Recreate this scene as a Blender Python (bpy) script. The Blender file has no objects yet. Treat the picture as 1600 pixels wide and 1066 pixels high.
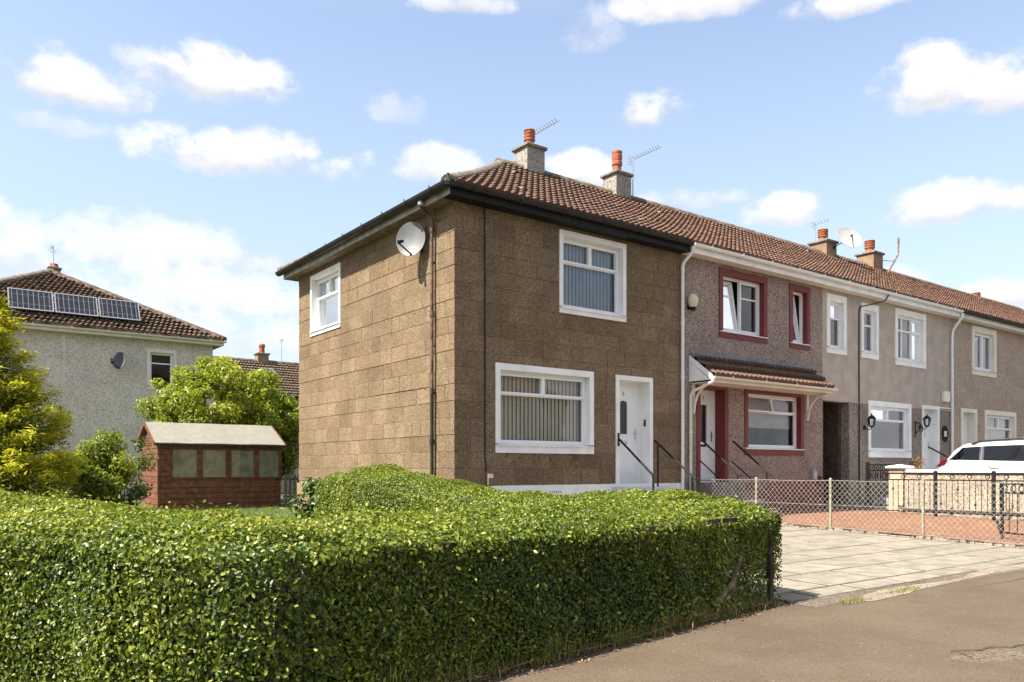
import bpy, bmesh, math, random
import numpy as np
from mathutils import Vector, Matrix, noise as mnoise
random.seed(7)
R = math.radians
SC = bpy.context.scene
COL = SC.collection

# ---------------------------------------------------------------- camera
cam_d = bpy.data.cameras.new('camera')
cam = bpy.data.objects.new('camera', cam_d); COL.objects.link(cam)
cam.location = (-6.995, -10.998, 1.15)
cam.rotation_euler = (R(90), 0, -R(36.585))
cam_d.sensor_width = 36; cam_d.lens = 28.06
cam_d.shift_y = 0.1244
cam_d.clip_start = .05; cam_d.clip_end = 2000
SC.camera = cam

# ---------------------------------------------------------------- world and sun
SUN_DIR = Vector((.30, -.022, -.40)).normalized()          # direction the light travels
SUN_EL = math.asin(-SUN_DIR.z)
SUN_AZ = math.atan2(-SUN_DIR.x, -SUN_DIR.y)                # compass bearing from +Y, clockwise
SKY_STRENGTH = .10
SUN_ENERGY = 3.05
EXPOSURE = 2.1
world = bpy.data.worlds.new('World'); SC.world = world
world.use_nodes = True
NT = world.node_tree; NT.nodes.clear()


class G:
    """small node-graph helper"""
    def __init__(s, nt): s.nt = nt
    def n(s, t, **k):
        nd = s.nt.nodes.new(t)
        for a, b in k.items(): setattr(nd, a, b)
        return nd
    def put(s, sock, v):
        if v is None: return
        if hasattr(v, 'is_linked'): s.nt.links.new(v, sock)
        else: sock.default_value = v
    def m(s, op, a, b=None, c=None, clamp=False):
        nd = s.n('ShaderNodeMath', operation=op, use_clamp=clamp)
        for i, v in enumerate((a, b, c)): s.put(nd.inputs[i], v)
        return nd.outputs[0]
    def mix(s, f, a, b, bt='MIX'):
        nd = s.n('ShaderNodeMix', data_type='RGBA', blend_type=bt)
        s.put(nd.inputs[0], f)
        for i, v in ((6, a), (7, b)):
            if isinstance(v, (tuple, list)): v = tuple(v)[:3] + (1,)
            s.put(nd.inputs[i], v)
        return nd.outputs[2]
    def sep(s, v):
        nd = s.n('ShaderNodeSeparateXYZ'); s.put(nd.inputs[0], v); return nd.outputs
    def noise(s, vec, scale, detail=3, rough=.55):
        nd = s.n('ShaderNodeTexNoise')
        s.put(nd.inputs['Vector'], vec); s.put(nd.inputs['Scale'], scale)
        nd.inputs['Detail'].default_value = detail; nd.inputs['Roughness'].default_value = rough
        return nd.outputs[0]
    def ss(s, v, a, b):
        nd = s.n('ShaderNodeMapRange', interpolation_type='SMOOTHSTEP')
        s.put(nd.inputs[0], v); nd.inputs[1].default_value = a; nd.inputs[2].default_value = b
        return nd.outputs[0]
    def scale(s, v, xyz):
        nd = s.n('ShaderNodeVectorMath', operation='MULTIPLY'); s.put(nd.inputs[0], v); nd.inputs[1].default_value = xyz
        return nd.outputs[0]


g = G(NT)
sky = g.n('ShaderNodeTexSky', sky_type='NISHITA', sun_disc=False)
sky.sun_elevation = SUN_EL; sky.sun_rotation = SUN_AZ
sky.air_density = 1.0; sky.dust_density = 1.2; sky.ozone_density = 1.0
dirv = g.n('ShaderNodeTexCoord').outputs['Generated']
dx, dy, dz = g.sep(dirv)
FW, RT = (.59602, .80297), (.80297, -.59602)
fwd = g.m('ADD', g.m('MULTIPLY', dx, FW[0]), g.m('MULTIPLY', dy, FW[1]))
rgt = g.m('ADD', g.m('MULTIPLY', dx, RT[0]), g.m('MULTIPLY', dy, RT[1]))
azm = g.m('ARCTAN2', rgt, fwd)
elv = g.m('ARCSINE', dz)
nvec = g.scale(dirv, (1, 1, 1.35))
n1 = g.noise(nvec, 8.0, 3, .5)
n2 = g.noise(nvec, 22.0, 8, .60)
nn = g.m('ADD', g.m('MULTIPLY', g.m('SUBTRACT', n1, .5), 3.0), g.m('MULTIPLY', g.m('SUBTRACT', n2, .5), 3.0))
# the clouds of the day: bearing, elevation and half-widths in pixels of a 1247 px lens, density
CL = [(85, 130, 185, 68, 1.0), (322, 122, 155, 68, 1.0), (225, 95, 70, 34, .6), (395, 247, 215, 56, .95), (1020, 182, 98, 46, 1.0),
      (1500, 140, 150, 66, 1.05), (1455, 130, 110, 62, 1.05), (1560, 150, 110, 60, 1.05), (1500, 322, 145, 52, 1.0), (910, 275, 74, 50, 1.1), (1225, 331, 80, 38, .95),
      (1075, 312, 120, 30, .55), (620, 172, 58, 34, .42), (695, 262, 95, 40, .75), (240, 395, 280, 66, .72),
      (20, 400, 140, 80, .7), (300, 470, 340, 66, .7), (380, 530, 220, 60, .6), (1570, 462, 120, 46, .95), (1400, 440, 60, 30, .6),
      (1085, 2, 150, 42, .9), (1325, 6, 125, 34, .95), (722, 6, 100, 26, .75), (915, 55, 60, 50, .45), (90, 195, 110, 32, .4),
      (1700, 60, 160, 60, .9), (-140, 330, 200, 70, .9)]
dens = None; shade = None
for (px, py, wx, wy, k) in CL:
    a0 = math.atan((px - 800) / 1247); e0 = math.atan((732 - py) / math.hypot(1247, px - 800))
    wa = wx / 1247 * math.cos(a0) ** 2 / max(.3, math.cos(0)); we = wy / 1247 * math.cos(a0) * .9
    ax = g.m('DIVIDE', g.m('SUBTRACT', azm, a0), wa)
    ey = g.m('DIVIDE', g.m('SUBTRACT', elv, e0), we)
    low = g.m('LESS_THAN', ey, 0)
    eys = g.m('MULTIPLY', ey, g.m('ADD', 1.0, g.m('MULTIPLY', low, .55)))      # flatter undersides
    d2 = g.m('ADD', g.m('MULTIPLY', ax, ax), g.m('MULTIPLY', eys, eys))
    d = g.m('MULTIPLY', g.ss(g.m('ADD', g.m('SUBTRACT', .72, d2), g.m('MULTIPLY', nn, .72)), -.15, .66), k)
    dens = d if dens is None else g.m('MAXIMUM', dens, d)
    sh = g.m('MULTIPLY', d, g.m('SUBTRACT', ey, -.15))
    shade = sh if shade is None else g.m('ADD', shade, sh)
# unseen cumulus over the rest of the sky, cover raised to lift ambient light
inview = g.m('MULTIPLY', g.ss(g.m('ABSOLUTE', azm), .78, .62), g.ss(elv, .66, .5))
gen = g.m('MULTIPLY', g.ss(g.noise(nvec, 3.4, 6, .6), .42, .55), g.m('SUBTRACT', 1.0, inview))
gen = g.m('MULTIPLY', gen, g.ss(elv, -.02, .04))
dens = g.m('MAXIMUM', dens, gen)
dens = g.m('MINIMUM', dens, 1.0)
CLOUD_LIT = (2.72, 2.66, 2.62); CLOUD_LOW = (1.60, 1.64, 1.82)
topf = g.ss(g.m('ADD', shade, g.m('MULTIPLY', nn, .35)), -.45, .35)
ccol = g.mix(topf, CLOUD_LOW, CLOUD_LIT)
hs = g.n('ShaderNodeHueSaturation'); hs.inputs['Saturation'].default_value = .86; hs.inputs['Value'].default_value = .68
NT.links.new(sky.outputs[0], hs.inputs['Color'])
# thin summer haze: the blue pales evenly towards the horizon
pale = g.mix(g.m('MULTIPLY', g.ss(elv, .66, .0), .66), hs.outputs[0], (1.60, 1.86, 2.13))
skyc = g.mix(g.m('MULTIPLY', dens, .93), pale, ccol)
bg = g.n('ShaderNodeBackground'); bg.inputs[1].default_value = SKY_STRENGTH
NT.links.new(skyc, bg.inputs[0])
wo = g.n('ShaderNodeOutputWorld'); NT.links.new(bg.outputs[0], wo.inputs[0])

sun_d = bpy.data.lights.new('sun', 'SUN'); sun_d.energy = SUN_ENERGY; sun_d.angle = R(.53); sun_d.color = (1, .945, .83)
sun = bpy.data.objects.new('sun', sun_d); COL.objects.link(sun)
sun.rotation_euler = SUN_DIR.to_track_quat('-Z', 'Y').to_euler(); sun.location = (-20, 5, 30)
vs = SC.view_settings
vs.view_transform = 'Standard'; vs.look = 'None'; vs.gamma = 1; vs.use_curve_mapping = False; vs.exposure = EXPOSURE
SC.cycles.max_bounces = 6; SC.cycles.transparent_max_bounces = 12; SC.cycles.use_denoising = True
SC.cycles.diffuse_bounces = 3; SC.cycles.glossy_bounces = 3


# ---------------------------------------------------------------- materials
def newmat(name):
    m = bpy.data.materials.new(name); m.use_nodes = True
    nt = m.node_tree; nt.nodes.clear()
    gg = G(nt)
    out = gg.n('ShaderNodeOutputMaterial'); b = gg.n('ShaderNodeBsdfPrincipled')
    nt.links.new(b.outputs[0], out.inputs[0])
    return m, gg, b, out


def bump(gg, b, h, strength, dist):
    bp = gg.n('ShaderNodeBump'); bp.inputs['Strength'].default_value = strength; bp.inputs['Distance'].default_value = dist
    gg.put(bp.inputs['Height'], h); gg.nt.links.new(bp.outputs[0], b.inputs['Normal'])


def plain(name, col, rough=.6, var=.12, scale=6, metal=0, spec=.4, bmp=0, bscale=60, objvar=0, grime=0):
    m, gg, b, out = newmat(name)
    pos = gg.n('ShaderNodeNewGeometry').outputs['Position']
    c = (*col, 1)
    f = gg.noise(pos, scale, 4)
    dk = tuple(x * (1 - var * 2) for x in col); lt = tuple(min(1, x * (1 + var * 1.2)) for x in col)
    cc = gg.mix(gg.ss(f, .3, .7), dk, lt)
    if objvar:
        oi = gg.n('ShaderNodeObjectInfo').outputs['Random']
        cc = gg.mix(1.0, cc, gg.mix(oi, (1 - objvar,) * 3, (1 + objvar * .6,) * 3), 'MULTIPLY')
    if grime:
        gf = gg.m('MULTIPLY', gg.ss(gg.noise(pos, 2.3, 6, .7), .5, .75), grime)
        cc = gg.mix(gf, cc, tuple(x * .35 for x in col))
    gg.put(b.inputs['Base Color'], cc)
    b.inputs['Roughness'].default_value = rough; b.inputs['Metallic'].default_value = metal
    b.inputs['Specular IOR Level'].default_value = spec
    if bmp: bump(gg, b, gg.noise(pos, bscale, 3), bmp, .01)
    return m


def roughcast(name, cols, scale, bmp=.6, stain=.25, objvar=0, big=1.2, tint=None, sillstain=False):
    """small stones thrown on render: cells of several colours, each standing proud"""
    m, gg, b, out = newmat(name)
    pos = gg.n('ShaderNodeNewGeometry').outputs['Position']
    v = gg.n('ShaderNodeTexVoronoi', feature='F1'); gg.put(v.inputs['Vector'], pos); v.inputs['Scale'].default_value = scale
    cr = gg.n('ShaderNodeValToRGB'); cr.color_ramp.interpolation = 'LINEAR'
    els = cr.color_ramp.elements
    while len(els) < len(cols): els.new(.5)
    for i, c in enumerate(cols):
        els[i].position = i / (len(cols) - 1); els[i].color = (*c, 1)
    gg.put(cr.inputs[0], gg.sep(v.outputs['Color'])[0])
    cc = cr.outputs[0]
    f = gg.ss(gg.noise(pos, big, 5, .65), .35, .7)
    cc = gg.mix(1.0, cc, gg.mix(f, (1 - stain,) * 3, (1 + stain * .4,) * 3), 'MULTIPLY')
    # run-off streaks: noise stretched down the wall
    st = gg.ss(gg.noise(gg.scale(pos, (7, 7, .35)), 1.0, 4, .6), .56, .76)
    cc = gg.mix(gg.m('MULTIPLY', st, stain * .9), cc, (.03, .027, .022))
    if objvar:
        oi = gg.n('ShaderNodeObjectInfo').outputs['Random']
        cc = gg.mix(1.0, cc, gg.mix(oi, (1 - objvar * .8, 1 - objvar * 1.05, 1 - objvar * 1.25), (1 + objvar * .7, 1 + objvar * .7, 1 + objvar * .7)), 'MULTIPLY')
    if sillstain:      # soot and water marks under the big sill
        sx, sy, sz = gg.sep(pos)
        mk = gg.m('MULTIPLY', gg.ss(gg.m('ABSOLUTE', gg.m('SUBTRACT', sx, 1.95)), 1.15, .9), gg.m('MULTIPLY', gg.ss(sz, 1.12, 1.34), gg.ss(sz, 1.43, 1.40)))
        mk = gg.m('MULTIPLY', mk, gg.ss(gg.noise(gg.scale(pos, (4.5, 4.5, 5)), 1.0, 5, .6), .48, .66))
        cc = gg.mix(gg.m('MULTIPLY', mk, .75), cc, (.035, .028, .022))
    gg.put(b.inputs['Base Color'], cc); b.inputs['Roughness'].default_value = .92
    b.inputs['Specular IOR Level'].default_value = .15
    h = gg.m('SUBTRACT', .6, v.outputs['Distance'])
    bump(gg, b, h, bmp, .008)
    return m


def leafmat(name, c0, c1, c2, rough=.42, trans=.35, spec=.5):
    m, gg, b, out = newmat(name)
    at = gg.n('ShaderNodeAttribute', attribute_name='tone').outputs['Fac']
    cr = gg.n('ShaderNodeValToRGB'); e = cr.color_ramp.elements
    e[0].color = (*c0, 1); e[1].color = (*c2, 1); k = e.new(.5); k.color = (*c1, 1)
    gg.put(cr.inputs[0], at)
    gg.put(b.inputs['Base Color'], cr.outputs[0]); b.inputs['Roughness'].default_value = rough
    b.inputs['Specular IOR Level'].default_value = spec
    tr = gg.n('ShaderNodeBsdfTranslucent')
    gg.put(tr.inputs[0], gg.mix(1.0, cr.outputs[0], (1.15, 1.2, .55), 'MULTIPLY'))
    mx = gg.n('ShaderNodeMixShader'); mx.inputs[0].default_value = trans
    gg.nt.links.new(b.outputs[0], mx.inputs[1]); gg.nt.links.new(tr.outputs[0], mx.inputs[2])
    gg.nt.links.new(mx.outputs[0], out.inputs[0])
    return m


def glassmat(name, tint=(.8, .86, .88), refl=1.0, rough=.01, film=0, film_col=(.3, .3, .22)):
    m, gg, b, out = newmat(name)
    gg.nt.nodes.remove(b)
    tr = gg.n('ShaderNodeBsdfTransparent'); tr.inputs[0].default_value = (*tint, 1)
    gl = gg.n('ShaderNodeBsdfGlossy'); gl.inputs['Roughness'].default_value = rough; gl.inputs[0].default_value = (.95, .97, 1, 1)
    fr = gg.n('ShaderNodeFresnel'); fr.inputs[0].default_value = 1.52
    f = gg.m('MULTIPLY', fr.outputs[0], 1.9 * refl, clamp=True)
    pos = gg.n('ShaderNodeNewGeometry').outputs['Position']
    bp = gg.n('ShaderNodeBump'); bp.inputs['Strength'].default_value = .04; bp.inputs['Distance'].default_value = .05
    gg.put(bp.inputs['Height'], gg.noise(pos, 2.2, 2)); gg.nt.links.new(bp.outputs[0], gl.inputs['Normal'])
    mx = gg.n('ShaderNodeMixShader'); gg.put(mx.inputs[0], f)
    src = tr.outputs[0]
    if film:  # diffuse film mixed into the clear glass
        df = gg.n('ShaderNodeBsdfDiffuse'); gg.put(df.inputs[0], gg.mix(gg.ss(gg.noise(pos, 5, 4, .6), .3, .7), tuple(x * .6 for x in film_col), film_col))
        m2 = gg.n('ShaderNodeMixShader'); m2.inputs[0].default_value = film
        gg.nt.links.new(tr.outputs[0], m2.inputs[1]); gg.nt.links.new(df.outputs[0], m2.inputs[2]); src = m2.outputs[0]
    gg.nt.links.new(src, mx.inputs[1]); gg.nt.links.new(gl.outputs[0], mx.inputs[2])
    gg.nt.links.new(mx.outputs[0], out.inputs[0])
    return m


M = {}
M['block'] = roughcast('weathered_block', [(.078, .053, .032), (.172, .120, .073), (.235, .168, .105), (.318, .24, .158)], 85, .6, .2, objvar=.17, big=.9, sillstain=True)
M['mortar'] = plain('mortar', (.285, .212, .132), .95, .25, 9, bmp=.5, bscale=90)
M['plinth_brown'] = plain('plinth_render', (.24, .162, .10), .9, .12, 5, bmp=.4, bscale=70)
M['dash_pink'] = roughcast('pink_grey_pebbledash', [(.085, .062, .052), (.265, .20, .17), (.38, .295, .25), (.48, .385, .335)], 62, .9, .16)
M['dash_low'] = roughcast('grey_pebbledash', [(.08, .064, .052), (.225, .18, .148), (.32, .262, .22), (.43, .355, .305)], 62, .9, .16)
M['dash_tan'] = roughcast('tan_pebbledash', [(.17, .13, .105), (.39, .30, .235), (.48, .375, .30), (.56, .46, .38)], 60, .8, .14)
M['render_grey'] = plain('smooth_grey_render', (.43, .362, .305), .92, .07, 2.5, bmp=.35, bscale=45, grime=.12)
M['dash_white'] = roughcast('pale_grey_pebbledash', [(.24, .21, .178), (.58, .515, .44), (.66, .59, .51), (.74, .675, .59)], 52, .6, .12)
M['dash_chim'] = roughcast('chimney_roughcast', [(.10, .09, .08), (.26, .235, .205), (.36, .33, .29), (.46, .42, .37)], 60, .8, .2)
M['dash_cream'] = roughcast('cream_pebbledash', [(.17, .115, .075), (.33, .27, .21), (.40, .34, .27), (.46, .41, .34)], 42, .7, .16)
M['white'] = plain('white_paint', (.82, .81, .79), .5, .04, 3, grime=.16)
M['upvc'] = plain('white_plastic', (.80, .80, .80), .3, .015, 3)
M['cream_paint'] = plain('cream_paint', (.72, .68, .58), .5, .04, 3, grime=.08)
M['white_dirty'] = plain('weathered_white_paint', (.66, .65, .62), .6, .10, 4, grime=.4)
M['grey_board'] = plain('grey_flaking_board', (.36, .35, .33), .7, .15, 5, grime=.5)
M['soffit'] = plain('peeling_soffit', (.20, .155, .11), .8, .2, 8, grime=.6)
M['black'] = plain('black_paint', (.010, .010, .010), .6, .25, 9, spec=.25, bmp=.15, bscale=14)
M['gutter_black'] = plain('black_gutter_plastic', (.020, .020, .020), .5, .2, 6, spec=.3)
M['burgundy'] = plain('burgundy_paint', (.16, .026, .024), .55, .07, 3, grime=.1)
M['tile'] = plain('concrete_roof_tile', (.120, .068, .047), .85, .16, 14, bmp=.4, bscale=80, objvar=.16, grime=.18)
M['tile_far'] = plain('roof_tile_red', (.132, .069, .046), .85, .3, 9, bmp=.4, bscale=80, grime=.22)
M['tile_old'] = plain('old_brown_roof_tile', (.105, .070, .048), .9, .38, 7, bmp=.6, bscale=50, grime=.35)
M['ridge'] = plain('ridge_mortar', (.16, .125, .095), .9, .25, 6, bmp=.5, bscale=40, grime=.3)
M['under'] = plain('roof_underlay', (.05, .035, .028), .95)
M['clay'] = plain('terracotta', (.33, .105, .048), .75, .18, 12, grime=.3)
M['slab_cap'] = plain('chimney_cap_concrete', (.20, .18, .155), .9, .2, 12, bmp=.4)
M['lead'] = plain('lead_flashing', (.17, .18, .19), .55, .15, 7)
M['rust'] = plain('rusty_painted_iron', (.23, .135, .085), .7, .35, 11, grime=.3, bmp=.3)
M['pipe_old'] = plain('old_brown_pipe_paint', (.115, .068, .046), .6, .4, 10, grime=.7, bmp=.3)
M['galv'] = plain('galvanised_steel', (.50, .50, .49), .42, .12, 15, metal=.55)
M['dish_pale'] = plain('pale_dish_steel', (.40, .40, .395), .5, .05, 4)
M['dish'] = plain('grey_dish_steel', (.135, .138, .142), .45, .08, 5)
M['dish_dark'] = plain('dark_dish_steel', (.07, .075, .08), .45, .08, 5)
M['alu'] = plain('aluminium_tube', (.45, .45, .46), .4, .06, 20, metal=.7)
M['cable'] = plain('black_cable', (.012, .012, .012), .5)
M['slab'] = plain('grey_concrete_slab', (.225, .198, .157), .9, .12, 5, bmp=.35, bscale=120, objvar=.1, grime=.22)
M['joint'] = plain('sandy_joint_soil', (.050, .036, .020), 1, .3, 20)
M['stair'] = plain('painted_step', (.62, .63, .65), .7, .1, 5, grime=.15)
M['stair_dark'] = plain('dark_concrete_step', (.16, .12, .11), .8, .15, 6, grime=.2)
M['wood_red'] = plain('red_brown_stained_board', (.152, .059, .029), .62, .2, 10, objvar=.12, grime=.12)
M['felt'] = plain('mineral_felt', (.215, .20, .165), .95, .05, 6, bmp=.4, bscale=150)
M['wood_old'] = plain('old_dark_timber', (.060, .043, .032), .9, .35, 14, bmp=.5)
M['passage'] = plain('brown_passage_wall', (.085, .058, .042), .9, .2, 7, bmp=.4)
M['pillar_cream'] = plain('cream_painted_render', (.42, .345, .235), .85, .08, 6, bmp=.3, grime=.15)
M['wood_grey'] = plain('weathered_grey_timber', (.16, .145, .12), .9, .25, 14, bmp=.4)
M['post_cream'] = plain('cream_concrete_post', (.29, .26, .19), .85, .18, 18, bmp=.3)
M['wire'] = plain('galvanised_wire', (.33, .315, .28), .5, .2, 20, metal=.2)
M['car_paint'] = plain('white_car_paint', (.80, .80, .79), .18, .01, 2, spec=.6)
M['car_black'] = plain('black_car_trim', (.02, .02, .02), .35)
M['tyre'] = plain('tyre_rubber', (.02, .02, .02), .9)
M['rim'] = plain('alloy_rim', (.45, .45, .46), .3, .05, 5, metal=.8)
M['lamp_red'] = plain('red_lamp_lens', (.085, .006, .008), .2)
M['chrome'] = plain('polished_metal', (.62, .62, .62), .2, .03, 5, metal=.9)
M['lamp_glass'] = plain('opal_cream_glass', (.66, .58, .40), .3, .03, 8)
M['bark'] = plain('bark', (.17, .135, .085), .95, .3, 20, bmp=.8)
M['twig'] = plain('dry_twig', (.17, .125, .085), .95, .3, 25)
M['core'] = plain('foliage_dark_core', (.045, .033, .018), 1, .4, 22, bmp=1, bscale=40)  # solid dark core, stands for the shaded inside of the foliage
M['plate'] = plain('ceramic_plate', (.62, .60, .52), .3)
M['room'] = plain('room_wall', (.35, .32, .28), .9)
M['blind_dim'] = plain('darkened_gable_blind', (.085, .10, .115), .8, .05, 3)  # darkened copy of the slatted blind, reveal shade put into its colour
M['blind_sky_tint'] = plain('sky_tinted_grey_blind', (.40, .49, .59), .8, .04, 3)  # grey blind, extra blue stands for sky reflected in the glass
M['blind_cream'] = plain('cream_blind', (.85, .76, .63), .8, .05, 3)
M['blind_white'] = plain('white_roller_blind', (.60, .58, .54), .8, .04, 3)
M['curtain'] = plain('grey_curtain', (.42, .43, .45), .9, .08, 5)
M['dark'] = plain('dark_ornament', (.03, .025, .02), .5)
M['glass'] = glassmat('window_glass', (.88, .91, .92), .9)
M['glass_dim'] = glassmat('gable_window_glass', (.70, .76, .80), .36)
M['glass_far'] = glassmat('window_glass_bright', (.55, .62, .66), 1.3)
M['glass_car'] = glassmat('tinted_car_glass', (.05, .06, .06), .55)
M['glass_shed'] = glassmat('painted_haze_shed_glass', (.50, .53, .46), .9, .07, .46, (.50, .50, .36))  # pale green film stands for reflection and haze on the panes
M['glass_door'] = glassmat('leaded_door_glass', (.06, .06, .06), .45, .10, .5, (.035, .035, .035))

# tarmac: brown worn pavement
m, gg, b, out = newmat('worn_tarmac'); M['tarmac'] = m
pos = gg.n('ShaderNodeNewGeometry').outputs['Position']
f = gg.ss(gg.noise(pos, 1.1, 5, .6), .3, .72)
cc = gg.mix(f, (.095, .068, .046), (.122, .091, .063))
v = gg.n('ShaderNodeTexVoronoi'); gg.put(v.inputs['Vector'], pos); v.inputs['Scale'].default_value = 130
cc = gg.mix(1.0, cc, gg.mix(gg.sep(v.outputs['Color'])[1], (.74,) * 3, (1.22,) * 3), 'MULTIPLY')
v2 = gg.n('ShaderNodeTexVoronoi'); gg.put(v2.inputs['Vector'], pos); v2.inputs['Scale'].default_value = 11
spot = gg.m('LESS_THAN', v2.outputs['Distance'], .085)
keep = gg.m('GREATER_THAN', gg.sep(v2.outputs['Color'])[0], .62)
cc = gg.mix(gg.m('MULTIPLY', gg.m('MULTIPLY', spot, keep), .75), cc, (.24, .20, .155))
dk = gg.ss(gg.noise(pos, 7, 4, .7), .60, .78)
cc = gg.mix(gg.m('MULTIPLY', dk, .3), cc, (.055, .042, .031))
# a worn-through patch where the surface course has broken away to the stones below
px_, py_, pz_ = gg.sep(pos)
ex = gg.m('SUBTRACT', px_, -1.58); ey = gg.m('SUBTRACT', py_, -8.88)
ca, sa = math.cos(R(-20)), math.sin(R(-20))
la = gg.m('ADD', gg.m('MULTIPLY', ex, ca / .50), gg.m('MULTIPLY', ey, sa / .50))
lb = gg.m('ADD', gg.m('MULTIPLY', ex, -sa / .14), gg.m('MULTIPLY', ey, ca / .14))
dd = gg.m('ADD', gg.m('MULTIPLY', la, la), gg.m('MULTIPLY', lb, lb))
pm_ = gg.ss(gg.m('ADD', dd, gg.m('MULTIPLY', gg.m('SUBTRACT', gg.noise(pos, 9, 5, .65), .5), 2.2)), 1.15, .75)
v3 = gg.n('ShaderNodeTexVoronoi'); gg.put(v3.inputs['Vector'], pos); v3.inputs['Scale'].default_value = 62
st_ = gg.mix(gg.sep(v3.outputs['Color'])[0], (.062, .046, .032), (.185, .15, .112))
cc = gg.mix(gg.m('MULTIPLY', pm_, .85), cc, st_)
gg.put(b.inputs['Base Color'], cc); b.inputs['Roughness'].default_value = .9; b.inputs['Specular IOR Level'].default_value = .25
hh_t = gg.m('ADD', gg.m('SUBTRACT', 1, v.outputs['Distance']), gg.noise(pos, 30, 3))
hh_t = gg.m('SUBTRACT', hh_t, gg.m('MULTIPLY', pm_, gg.m('ADD', .6, gg.m('MULTIPLY', v3.outputs['Distance'], 1.5))))
bump(gg, b, hh_t, .6, .008)
M['tarmac_grey'] = roughcast('coarse_grey_tarmac', [(.06, .047, .036), (.115, .09, .068), (.15, .122, .096), (.20, .17, .14)], 90, .7, .25)
M['aggregate'] = roughcast('broken_tarmac_aggregate', [(.05, .038, .026), (.105, .078, .053), (.135, .104, .074), (.20, .165, .125)], 55, 1.0, .15)
M['concrete_pale'] = roughcast('worn_pale_concrete', [(.14, .11, .08), (.23, .185, .14), (.28, .235, .185), (.32, .275, .225)], 70, .6, .3, big=4)
M['crack'] = plain('crack_shadow_soil', (.035, .026, .02), 1)
M['soil'] = plain('dry_brown_soil', (.075, .05, .032), 1, .35, 16, bmp=.8, bscale=60)
M['road'] = roughcast('road_asphalt', [(.035, .035, .036), (.05, .05, .05), (.06, .06, .06), (.085, .083, .08)], 90, .6, .2)
M['grass_ground'] = plain('garden_turf', (.055, .085, .022), .95, .35, 3, bmp=.8, bscale=50)
# red block paving
m, gg, b, out = newmat('red_block_paving'); M['redpave'] = m
pos = gg.n('ShaderNodeNewGeometry').outputs['Position']
br = gg.n('ShaderNodeTexBrick'); gg.put(br.inputs['Vector'], pos)
br.inputs['Scale'].default_value = 5; br.inputs['Mortar Size'].default_value = .022; br.inputs['Row Height'].default_value = .5; br.inputs['Brick Width'].default_value = 1.0
br.inputs['Color1'].default_value = (.222, .103, .052, 1); br.inputs['Color2'].default_value = (.182, .080, .040, 1); br.inputs['Mortar'].default_value = (.14, .07, .045, 1)
f = gg.ss(gg.noise(pos, 1.4, 5, .6), .35, .7)
cc = gg.mix(1.0, br.outputs['Color'], gg.mix(f, (.86,) * 3, (1.12,) * 3), 'MULTIPLY')
gg.put(b.inputs['Base Color'], cc); b.inputs['Roughness'].default_value = .9
bump(gg, b, gg.m('SUBTRACT', 1, br.outputs['Fac']), .5, .01)
# solar cell face: flat print of cells
m, gg, b, out = newmat('solar_cells'); M['solar'] = m
uv = gg.n('ShaderNodeUVMap').outputs[0]
ux, uy, uz = gg.sep(uv)
def lines(sock, n, w):
    fr_ = gg.m('FRACT', gg.m('MULTIPLY', sock, n))
    return gg.m('LESS_THAN', gg.m('ABSOLUTE', gg.m('SUBTRACT', fr_, .5)), w)
ln = gg.m('MAXIMUM', lines(ux, 8, .045), lines(uy, 2, .008))
gg.put(b.inputs['Base Color'], gg.mix(gg.m('MULTIPLY', ln, .7), (.016, .018, .027), (.33, .35, .38)))
b.inputs['Roughness'].default_value = .3; b.inputs['Specular IOR Level'].default_value = .4
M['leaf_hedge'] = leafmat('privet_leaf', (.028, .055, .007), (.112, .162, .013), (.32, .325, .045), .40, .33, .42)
M['leaf_tree'] = leafmat('fresh_tree_leaf', (.06, .095, .008), (.225, .27, .018), (.44, .43, .055), .45, .5)
M['leaf_conifer'] = leafmat('golden_conifer_spray', (.03, .055, .007), (.21, .25, .016), (.62, .56, .045), .6, .42, .3)
M['leaf_dark'] = leafmat('dark_shrub_leaf', (.022, .042, .010), (.065, .105, .022), (.16, .21, .06), .38, .3, .4)
M['leaf_shrub'] = leafmat('shrub_leaf', (.045, .075, .009), (.20, .25, .02), (.42, .42, .055), .45, .45)
M['grass'] = leafmat('grass_blade', (.05, .085, .015), (.13, .18, .035), (.38, .31, .13), .6, .4, .3)
M['dry'] = leafmat('dry_leaf', (.09, .05, .025), (.21, .13, .065), (.36, .26, .15), .8, .2, .2)

# ---------------------------------------------------------------- mesh helpers
def origin_of(o):
    v = Vector((0, 0, 0))
    while o: v = v + Vector(o.location); o = o.parent
    return v


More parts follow.
